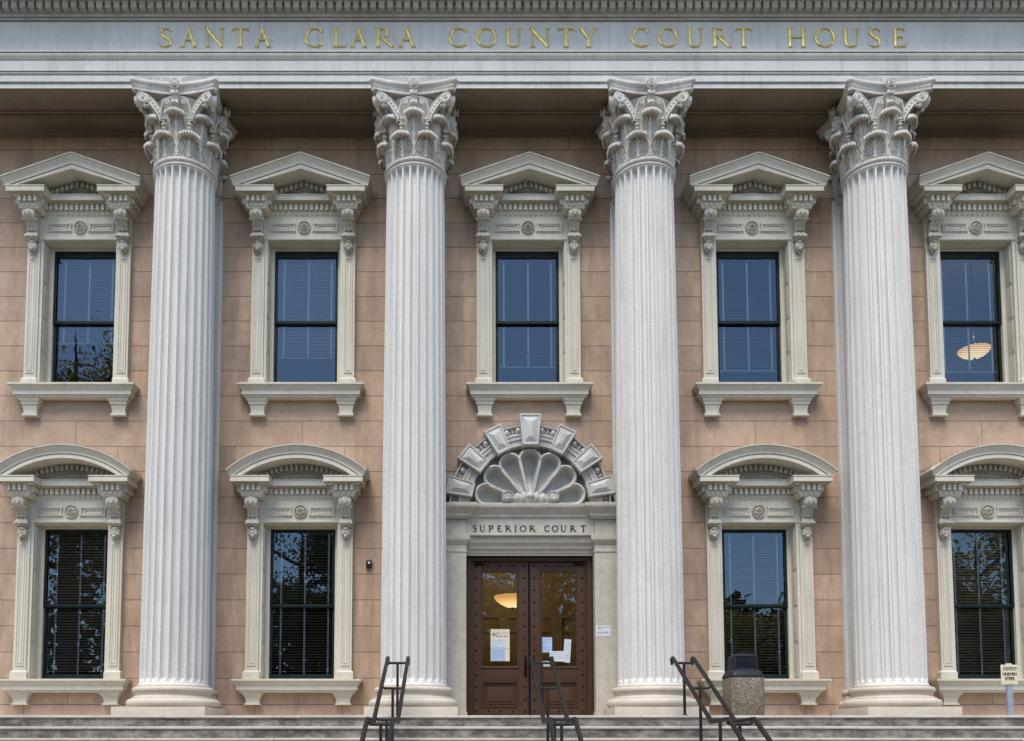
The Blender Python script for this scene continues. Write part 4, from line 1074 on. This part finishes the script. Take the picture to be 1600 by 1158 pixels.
# ------------------------------------------------------------ door
DO = court                                # the two leaves are parts of the courthouse, their panes and studs sub-parts
DY = .10
m = MB()
for s in (-1, 1):
    a, b_ = sorted((s * 1.0, s * .925)); m.bbox(XC + a, XC + b_, DY - .05, DY + .1, 0.0, 2.56, .006)
    a, b_ = sorted((s * .925, s * .90)); m.box(XC + a, XC + b_, DY - .02, DY + .08, 0, 2.5)
m.bbox(XC - .925, XC + .925, DY - .05, DY + .1, 2.49, 2.565, .006)
rel(build('door_frame', m, M['wood'], DO))
def leaf_door(s):
    # s=-1 left, +1 right ; leaf spans |x| .018-.895
    D = empty('door_leaf', (0, 0, 0), DO)
    xi, xo = s * .018, s * .895
    a, b_ = sorted((xi, xo)); gx0, gx1 = (a + .14, b_ - .165) if s < 0 else (a + .165, b_ - .14)
    z0, z1, gz0, gz1 = .012, 2.475, .80, 2.33
    m = MB(); y0, y1 = DY - .0, DY + .05
    for x0_, x1_, za, zb_ in ((a, gx0, z0, z1), (gx1, b_, z0, z1), (gx0, gx1, gz1, z1), (gx0, gx1, gz0 - .22, gz0), (gx0, gx1, z0, .17)):
        m.bbox(XC + x0_, XC + x1_, y0, y1, za, zb_, .003)
    m.box(XC + gx0, XC + gx1, y0 + .02, y1, .17, gz0 - .22)
    for inset, hh in ((0, .016), (.045, .010)):
        m.sweep(rect_path(XC + gx0 + inset, XC + gx1 - inset, .17 + inset, gz0 - .22 - inset, y0 + (.0 if inset == 0 else .02)), [(0, -.001), (-.004, hh), (-.018, hh), (-.026, -.001)], NF, True)
    m.bbox(XC + gx0 + .09, XC + gx1 - .09, y0 + .006, y1, .26, gz0 - .31, .008)
    m.sweep(rect_path(XC + gx0, XC + gx1, gz0, gz1, y0), [(.014, -.001), (.012, .014), (-.006, .012), (-.016, -.001)], NF, True)
    rel(build('leaf_frame', m, M['wood'], D))
    g_ = MB(); g_.add([(XC + gx0, DY + .028, gz0), (XC + gx1, DY + .028, gz0), (XC + gx1, DY + .028, gz1), (XC + gx0, DY + .028, gz1)], [(0, 1, 2, 3)])
    rel(build('glass_pane', g_, M['dglass'], D, 0, recalc=False))
    xs_ = [a + .055, b_ - .055]; pos = [(x_, .105 + .193 * i) for x_ in xs_ for i in range(13)]
    pos += [(xs_[0] + (xs_[1] - xs_[0]) * i / 4, z_) for i in range(1, 4) for z_ in (.105, 2.42)]
    sb = MB(); sb.ball((0, 0, 0), .019, 6, (1, .7, 1)); sb = build('stud', sb, M['iron'], D, 60); sb.location = (pos[0][0], y0 + .002, pos[0][1])
    for x_, z_ in pos[1:]:
        c_ = sb.copy(); col.objects.link(c_); c_.parent = D; c_.location = (x_, y0 + .002, z_)
    h = MB(); hx = XC + s * .062
    h.bbox(hx - .022, hx + .022, y0 - .012, y0, .66, .98, .004)
    h.tubep([(hx, y0 - .005, .94), (hx, y0 - .05, .93), (hx, y0 - .062, .88), (hx, y0 - .062, .76), (hx, y0 - .05, .71), (hx, y0 - .005, .70)], .011, 8)
    rel(build('handle', h, M['iron'], D))
    c_ = MB(); cx0, cx1 = sorted((XC + s * .87, XC + s * .70)); c_.bbox(cx0, cx1, y0 - .03, y0 - .003, 2.435, 2.462, .004); c_.bbox(cx0 + .03, cx1 - .05, y0 - .05, y0 - .025, 2.452, 2.468, .003)
    rel(build('door_closer', c_, M['iron'], D))
    return gx0, gx1
gl = leaf_door(-1); gr_ = leaf_door(1)
m = MB(); m.box(XC - .0165, XC + .0165, DY + .02, DY + .06, .012, 2.48); rel(build('meeting_strip', m, M['iron'], DO, 0))
m = MB(); m.box(XC - .99, XC + .99, -.15, .35, -.01, .008); rel(build('threshold', m, M['base'], DO, 0))

# ------------------------------------------------------------ paper notices on the door glass (things of their own)
def text_lines(mb, x0, x1, z0, z1, y, n, seed, h=.004):
    rnd = random.Random(seed)
    for i in range(n):
        z = z1 - (z1 - z0) * (i + .5) / n; x = x0
        while x < x1 - .01:
            w_ = rnd.uniform(.008, .028)
            if rnd.random() < .9: mb.box(x, min(x + w_, x1), y - .0006, y, z - h / 2, z + h / 2)
            x += w_ + .006
            if rnd.random() < .03: break
def notice(x0, x1, z0, z1, y, pm_, label, nlines, seed, rot=0, deco=None, cat='notice', name='paper_notice', group=None):
    E_ = empty(name, ((x0 + x1) / 2, y, z0)); tag(E_, label, cat, group); E_.rotation_euler.y = rot
    w2 = (x1 - x0) / 2; h = z1 - z0
    s_ = MB(); s_.box(-w2, w2, -.0012, .0012, 0, h); build('sheet', s_, pm_, E_, 0)
    t_ = MB()
    if deco: deco(t_, w2, h)
    else: text_lines(t_, -w2 * .82, w2 * .82, h * .1, h * .9, -.0013, nlines, seed)
    build('printing', t_, M['print'], E_, 0)
    return E_
gy = DY + .021
def d1(t_, w2, h):
    t_.lathe([(.03, .0), (.03, .0006), (.021, .0006), (.021, 0)], 20, cap=False, T=Matrix.Translation((-w2 + .05, -.0014, h - .085)) @ Matrix.Rotation(R(90), 4, 'X'))
    t_.ball((-w2 + .05, -.0016, h - .085), .013, 5, (1, .05, 1))
    text_lines(t_, -w2 + .09, w2 - .02, h - .125, h - .05, -.0013, 3, 5, .014)
    text_lines(t_, -w2 + .02, w2 - .02, h - .02, h - .008, -.0013, 1, 2, .003)
    text_lines(t_, -w2 + .03, w2 * .5, h * .46, h * .68, -.0013, 5, 6); text_lines(t_, -w2 + .03, w2 * .5, h * .08, h * .32, -.0013, 6, 8)
    t_.box(-w2, w2, -.002, -.0013, h * .38, h * .388)
wx = lambda px: (px - 725) * 13.55 / 1350
notice(wx(767), wx(797), .90, 1.41, gy, M['papery'], 'tall cream paper notice with round seal, taped inside the left door glass', 0, 1, deco=d1)
b1 = notice(wx(768), wx(790), .91, 1.10, gy - .004, M['paperb'], 'small blue-white sheet over the foot of the tall cream notice', 6, 3, cat='notice')
b2 = notice(wx(768), wx(790.5), 1.115, 1.26, gy - .004, M['paper'], 'small pale sheet across the middle of the tall cream notice', 4, 4, cat='notice')
notice(wx(846.5), wx(864), 1.04, 1.28, gy, M['paperb'], 'blue-white paper notice, leftmost on the right door glass', 9, 5)
notice(wx(860), wx(883), .895, 1.06, gy - .003, M['paper'], 'white landscape sheet at the bottom middle of the right door glass', 5, 6)
notice(wx(881), wx(892), .88, 1.25, gy + .002, M['paper'], 'narrow white sheet hanging crooked at the right edge of the right door glass', 10, 7, rot=R(4))
notice(wx(848), wx(861), .82, .90, gy, M['paper'], 'smallest white slip in the lower corner of the right door glass', 2, 8)
def d2(t_, w2, h):
    t_.lathe([(.024, .0), (.024, .0008), (.017, .0008), (.017, 0)], 20, cap=False, T=Matrix.Translation((-w2 + .05, -.0014, h - .038)) @ Matrix.Rotation(R(90), 4, 'X'))
    t_.box(-.02, .02, -.0022, -.0014, -.003, .003, Matrix.Translation((-w2 + .05, 0, h - .038)) @ Matrix.Rotation(R(40), 4, 'Y'))
    text_lines(t_, -w2 + .085, w2 - .02, h - .05, h - .02, -.0013, 2, 12, .008)
    text_lines(t_, -w2 + .045, w2 - .04, h * .42, h * .56, -.0013, 1, 14, .004); text_lines(t_, -w2 + .018, w2 - .018, h * .24, h * .40, -.0013, 2, 13, .007); text_lines(t_, -w2 + .03, w2 - .03, h * .1, h * .2, -.0013, 1, 17, .003)
pq = notice((932.7 - 725) * 13.3 / 1350, (955.2 - 725) * 13.3 / 1350, 1.262, 1.424, PY - .0018, M['plaque'], 'small white no-smoking plaque on the stone jamb right of the doors', 5, 9, deco=d2, cat='plaque', name='wall_plaque')

# ------------------------------------------------------------ wall sensor
SE = empty('wall_sensor', (-1.50, 0, 2.365)); tag(SE, 'small black sensor box on the pink wall between the lower window and second column', 'sensor')
m = MB(); m.bbox(-.045, .045, -.05, -.001, 0, .12, .012); build('housing', m, M['black'], SE)
m = MB(); m.lathe([(.004, .0), (.017, .0), (.017, .012), (.004, .014)], 14, T=Matrix.Translation((0.005, -.05, .075)) @ Matrix.Rotation(R(90), 4, 'X')); build('lens', m, M['plaque'], SE)

# ------------------------------------------------------------ hand rails
def bar(mb, pts, hw, hh):
    """flat bar with square corners along a path in the (y,z) plane at x"""
    rows = []
    for i, p in enumerate(pts):
        p = Vector(p); a = (Vector(pts[min(i + 1, len(pts) - 1)]) - Vector(pts[max(i - 1, 0)])).normalized(); n_ = Vector((0, -a.z, a.y))
        if n_.length < 1e-3: n_ = Vector((0, 0, 1))
        n_.normalize()
        c_ = [(-hw, -hh * .6), (-hw * .6, -hh), (hw * .6, -hh), (hw, -hh * .6), (hw, hh * .6), (hw * .6, hh), (-hw * .6, hh), (-hw, hh * .6)]
        rows.append([p + Vector((u, 0, 0)) + n_ * v for u, v in c_])
    mb.grid(rows, True); mb.add(rows[0], [tuple(range(8))]); mb.add(rows[-1], [tuple(range(8))[::-1]])
RX = {'left': -.925, 'mid': 1.085, 'right': 3.065}
def yz(d, zrel): return (-13.5 + d, zrel - .31)
def handrail():
    H_ = empty('handrail')
    top = (-1.45, .79); 
    P1 = (-3.29, -.125); P2 = (-3.98, -.10); P3 = (-5.6, -.95)
    for s in (-1, 1):
        m = MB(); x = s * .142
        pts = [(x, top[0] + .055, top[1] - .03), (x, top[0] + .045, top[1] + .012), (x, top[0], top[1] + .018), (x, top[0] - .05, top[1] - .005)]
        pts += [(x, P1[0] + .05, P1[1] + .03), (x, P1[0], P1[1]), (x, P1[0] - .06, P1[1] + .006), (x, P2[0] + .05, P2[1]), (x, P2[0], P2[1] - .01), (x, P2[0] - .06, P2[1] - .045), (x, *P3)]
        bar(m, pts, .024, .022); m.tube((x, top[0] + .05, top[1] - .035), (x, top[0] + .062, top[1] - .075), .02, 8)
        build('rail', m, M['rail'], H_)
    def zr(y):
        if y > P1[0]: return top[1] + (P1[1] - top[1]) * (y - top[0]) / (P1[0] - top[0])
        if y > P2[0]: return P1[1]
        return P2[1] + (P3[1] - P2[1]) * (y - P2[0]) / (P3[0] - P2[0])
    for y in (-1.50, -2.30, -3.15, -3.88, -4.9):
        kk = max(0, math.ceil((YE - y) / RUN - .001)); zb_ = -RISE * kk
        m = MB(); zt_ = zr(y) - .03
        m.bbox(-.017, .017, y - .017, y + .017, zb_, zt_, .003); m.bbox(-.035, .035, y - .035, y + .035, zb_, zb_ + .012, .002); build('post', m, M['rail'], H_)
        m = MB(); m.tubep([(-.142, y, zr(y) - .01), (-.11, y, zr(y) - .035), (.11, y, zr(y) - .035), (.142, y, zr(y) - .01)], .018, 8); build('cross_bar', m, M['rail'], H_)
    return H_
H0 = handrail()
for i, (k, lb_) in enumerate((('left', 'dark bronze double handrail in front of the second column, left of the doors'), ('mid', 'dark bronze double handrail rising in front of the wooden doors'), ('right', 'dark bronze double handrail beside the trash can, in front of the third column'))):
    o = H0 if i == 0 else copy_tree(H0)
    o.location = (RX[k], 0, 0); tag(o, lb_, 'handrail', 'handrails on the steps')

# ------------------------------------------------------------ trash can
TX = 4.03; TCn = empty('trash_can', (TX, -1.04, .001)); TCn.scale = (.84, .84, 1)
tag(TCn, 'square pebbled concrete trash can with black domed lid on the top step', 'trash can')
def rsq(h, r, n=6):
    p = []
    for q in range(4):
        cx, cy = [(1, 1), (-1, 1), (-1, -1), (1, -1)][q]
        for i in range(n + 1):
            a = q * math.pi / 2 + math.pi / 2 * i / n; p.append((cx * (h - r) + r * math.cos(a), cy * (h - r) + r * math.sin(a)))
    return p
def loft(mb, levels, T=None):
    rows = [[Vector((x, y, z)) for x, y in rsq(h, r)] for h, r, z in levels]
    mb.grid(rows, True); mb.add(rows[0], [tuple(range(len(rows[0])))[::-1]]); mb.add(rows[-1], [tuple(range(len(rows[0])))])
m = MB(); loft(m, [(.275, .06, 0), (.287, .07, .015), (.287, .07, .54), (.275, .07, .556), (.23, .06, .556)]); build('concrete_body', m, M['aggr'], TCn, 40)
m = MB(); loft(m, [(.262, .07, .55), (.292, .08, .556), (.292, .08, .575), (.275, .08, .60), (.262, .08, .625), (.252, .08, .64), (.236, .08, .648), (.222, .07, .655)]); build('lid_rim', m, M['black'], TCn, 40)
m = MB(); loft(m, [(.222, .07, .652), (.215, .07, .66), (.212, .07, .80), (.205, .07, .85), (.19, .075, .875), (.15, .08, .897), (.09, .05, .907), (.03, .02, .91)])
m.sweep(rect_path(-.175, .175, .68, .845, -.206), [(0, -.01), (0, .012), (-.012, .016), (-.02, -.01)], NF, True)
m.bbox(-.185, .185, -.235, -.2, .843, .862, .006)
dome = build('lid_dome', m, M['black'], TCn, 40)
m = MB(); m.bbox(-.158, .158, -.219, -.205, .697, .832, .004); build('flap', m, M['flap'], TCn)

# ------------------------------------------------------------ caution sign
SX = (7.607 + 7.84) / 2; SG = empty('caution_sign', (SX, -1.28, .001)); tag(SG, 'small cream caution sign about uneven steps on a grey metal post', 'sign')
m = MB(); m.bbox(-.032, .046, -.012, .03, 0, .70, .004); build('post', m, M['galv'], SG)
m = MB(); m.bbox(-.119, .119, -.022, -.012, .442, .722, .004); m.bbox(-.04, .04, -.02, .0, .72, .742, .003); bd = build('sign_board', m, M['signc'], SG)
def txt(s, size, x, z, y, parent, name='lettering', shear=0, mat_=None, bold=0, wx_=1.0):
    c = bpy.data.curves.new(name, 'FONT'); c.body = s; c.size = size; c.align_x = 'CENTER'; c.extrude = .0008; c.shear = shear; c.offset = bold; c.resolution_u = 3
    t_ = bpy.data.objects.new(name, c); col.objects.link(t_)
    dg = bpy.context.evaluated_depsgraph_get(); me = bpy.data.meshes.new_from_object(t_.evaluated_get(dg)); bpy.data.objects.remove(t_)
    me.materials.clear(); me.materials.append(mat_ or M['ink']); o = bpy.data.objects.new(name, me); col.objects.link(o)
    o.rotation_euler = (R(90), 0, 0); o.location = (x, y, z); o.scale = (wx_, 1, 1); o.parent = parent; return o
txt('Caution', .066, 0, .658, -.0235, SG, shear=.35, bold=.0012, wx_=.95)
txt('UNEVEN', .060, 0, .570, -.0235, SG, bold=.0022, wx_=.88)
txt('STEPS', .060, 0, .505, -.0235, SG, bold=.0022, wx_=.88)
m = MB(); m.box(-.095, .095, -.0245, -.0225, .642, .646); build('underline', m, M['ink'], SG, 0)
m = MB()
for x in (.0,):
    for z in (.46, .71): m.ball((x, -.023, z), .006, 5)
build('bolts', m, M['galv'], SG)

# ------------------------------------------------------------ lamps
def lamp(x, y, z, r, label, top):
    E_ = empty('pendant_lamp', (x, y, z)); tag(E_, label, 'lamp')
    m = MB(); m.lathe([(.004, -.30 * r), (.10 * r, -.35 * r), (.35 * r, -.30 * r), (.65 * r, -.15 * r), (.9 * r, .05 * r), (r, .22 * r), (.97 * r, .25 * r), (.9 * r, .2 * r), (.4 * r, -.1 * r), (.004, -.15 * r)], 32, cap=False); build('bowl', m, M['lamp'], E_, 60)
    m = MB(); m.tube((0, 0, -.1 * r), (0, 0, top - z), .012, 8); m.ball((0, 0, -.36 * r), .03, 6); build('stem', m, M['iron'], E_)
    ld = bpy.data.lights.new('bulb', 'POINT'); ld.energy = 15 if top < 5 else 16; ld.color = (1, .78, .50); ld.shadow_soft_size = .1
    lo = bpy.data.objects.new('bulb', ld); col.objects.link(lo); lo.parent = E_; lo.location = (0, 0, .35)
lamp(.92, 2.7, 2.27, .36, 'lit amber pendant bowl lamp hanging behind the left door glass', 4.1)
lamp(10.15, 3.2, 7.32, .30, 'lit amber pendant bowl lamp seen through the upper right window blinds', 9.2)

# ------------------------------------------------------------ trees across the plaza, mirrored in the window glass
def tree(name, x, y, h, spread, lm, label, seed, n, base=.35, lz=.11):
    rnd = random.Random(seed); E_ = empty(name, (x, y, -1.86)); tag(E_, label, 'tree', 'trees across the plaza')
    tr = MB(); tr.tubep([(0, 0, -.1), (.06, .02, h * .2), (-.05, .08, h * .45), (.08, 0, h * .7), (0, 0, h * .93)], [h * .028, h * .021, h * .016, h * .009, .02], 9)
    tips = []
    for i in range(22):
        a = rnd.uniform(0, 6.28); z0 = h * rnd.uniform(base, .8); l = spread * rnd.uniform(.55, 1) * (1 - .45 * abs((z0 / h - .55) / .5))
        p = Vector((0, 0, z0)); q = p + Vector((math.cos(a) * l, math.sin(a) * l, l * rnd.uniform(.25, .7))); mid = (p + q) / 2 + Vector((0, 0, -.1 * l))
        tr.tubep([p, mid, q], [h * .008, h * .005, .012], 6)
        for f in (.45, .65, .85, 1.0): tips.append((p.lerp(q, f), l * .30))
    build('trunk', tr, M['bark'], E_, 60)
    cr_ = MB()
    for i in range(n):
        c, s_ = rnd.choice(tips); g_ = [rnd.gauss(0, 1) for _ in range(3)]
        p = c + Vector(g_) * s_ * .52 + Vector((0, 0, s_ * .2)); a = Vector([rnd.gauss(0, 1) for _ in range(3)]).normalized(); b_ = a.orthogonal().normalized(); sz = rnd.uniform(.6, 1.25) * lz
        cr_.add([p - a * sz, p + b_ * sz * .55, p + a * sz, p - b_ * sz * .55], [(0, 1, 2, 3)])
    build('crown', cr_, lm, E_, 0, recalc=False)
TREES = [('maple_tree', -19.4, -28, 23.5, 6.8, 'leafy', 'tallest tree, thin-crowned, at the left end across the plaza', 11, 24000, .3), ('oak_tree', -14.0, -27, 12.5, 4.6, 'leafg', 'green tree beside the tallest tree across the plaza', 18, 15000, .12), ('oak_tree', -8, -28, 13, 5.2, 'leafg', 'broad green tree facing the second window from the left', 12, 18000, .12),
         ('oak_tree', -1.5, -30, 11.0, 4.6, 'leafg', 'round green tree between the broad green tree and the golden one', 13, 15000, .15), ('maple_tree', 4.2, -28, 12, 4.4, 'leafy', 'golden tree facing the wooden doors', 14, 8500, .12),
         ('oak_tree', 15.5, -28, 8.2, 4.0, 'leafy', 'lowest tree, golden and spreading, right of the steps', 15, 14000, .1), ('maple_tree', 24.5, -27, 12.5, 5.0, 'leafy', 'golden tree at the right end across the plaza', 16, 18000, .12)]
for nm, x, y, h, sp_, lm, lb_, sd_, n, bs in TREES: tree(nm, x, y, h, sp_, M[lm], lb_, sd_, n, bs, .125)
hg = MB(); rnd = random.Random(5)
for i in range(30000):
    x = rnd.uniform(-45, 50); p = Vector((x, -37 + rnd.gauss(0, 1.0), -1.9 + (8.6 + 1.0 * math.sin(x * .45) + .7 * math.sin(x * 1.3)) * rnd.random() ** .8)); a = Vector([rnd.gauss(0, 1) for _ in range(3)]).normalized(); b_ = a.orthogonal().normalized(); sz = rnd.uniform(.22, .40)
    hg.add([p - a * sz, p + b_ * sz * .6, p + a * sz, p - b_ * sz * .6], [(0, 1, 2, 3)])
hg.box(-46, 51, -38.2, -37.4, -1.9, 3.6)  # solid core added so no sky shows through in the glass
h_ = build('added_far_wood', hg, M['leafd'], None, 0, recalc=False); tag(h_, 'dense dark green line of far trees closing the plaza', 'wood', kind='stuff')
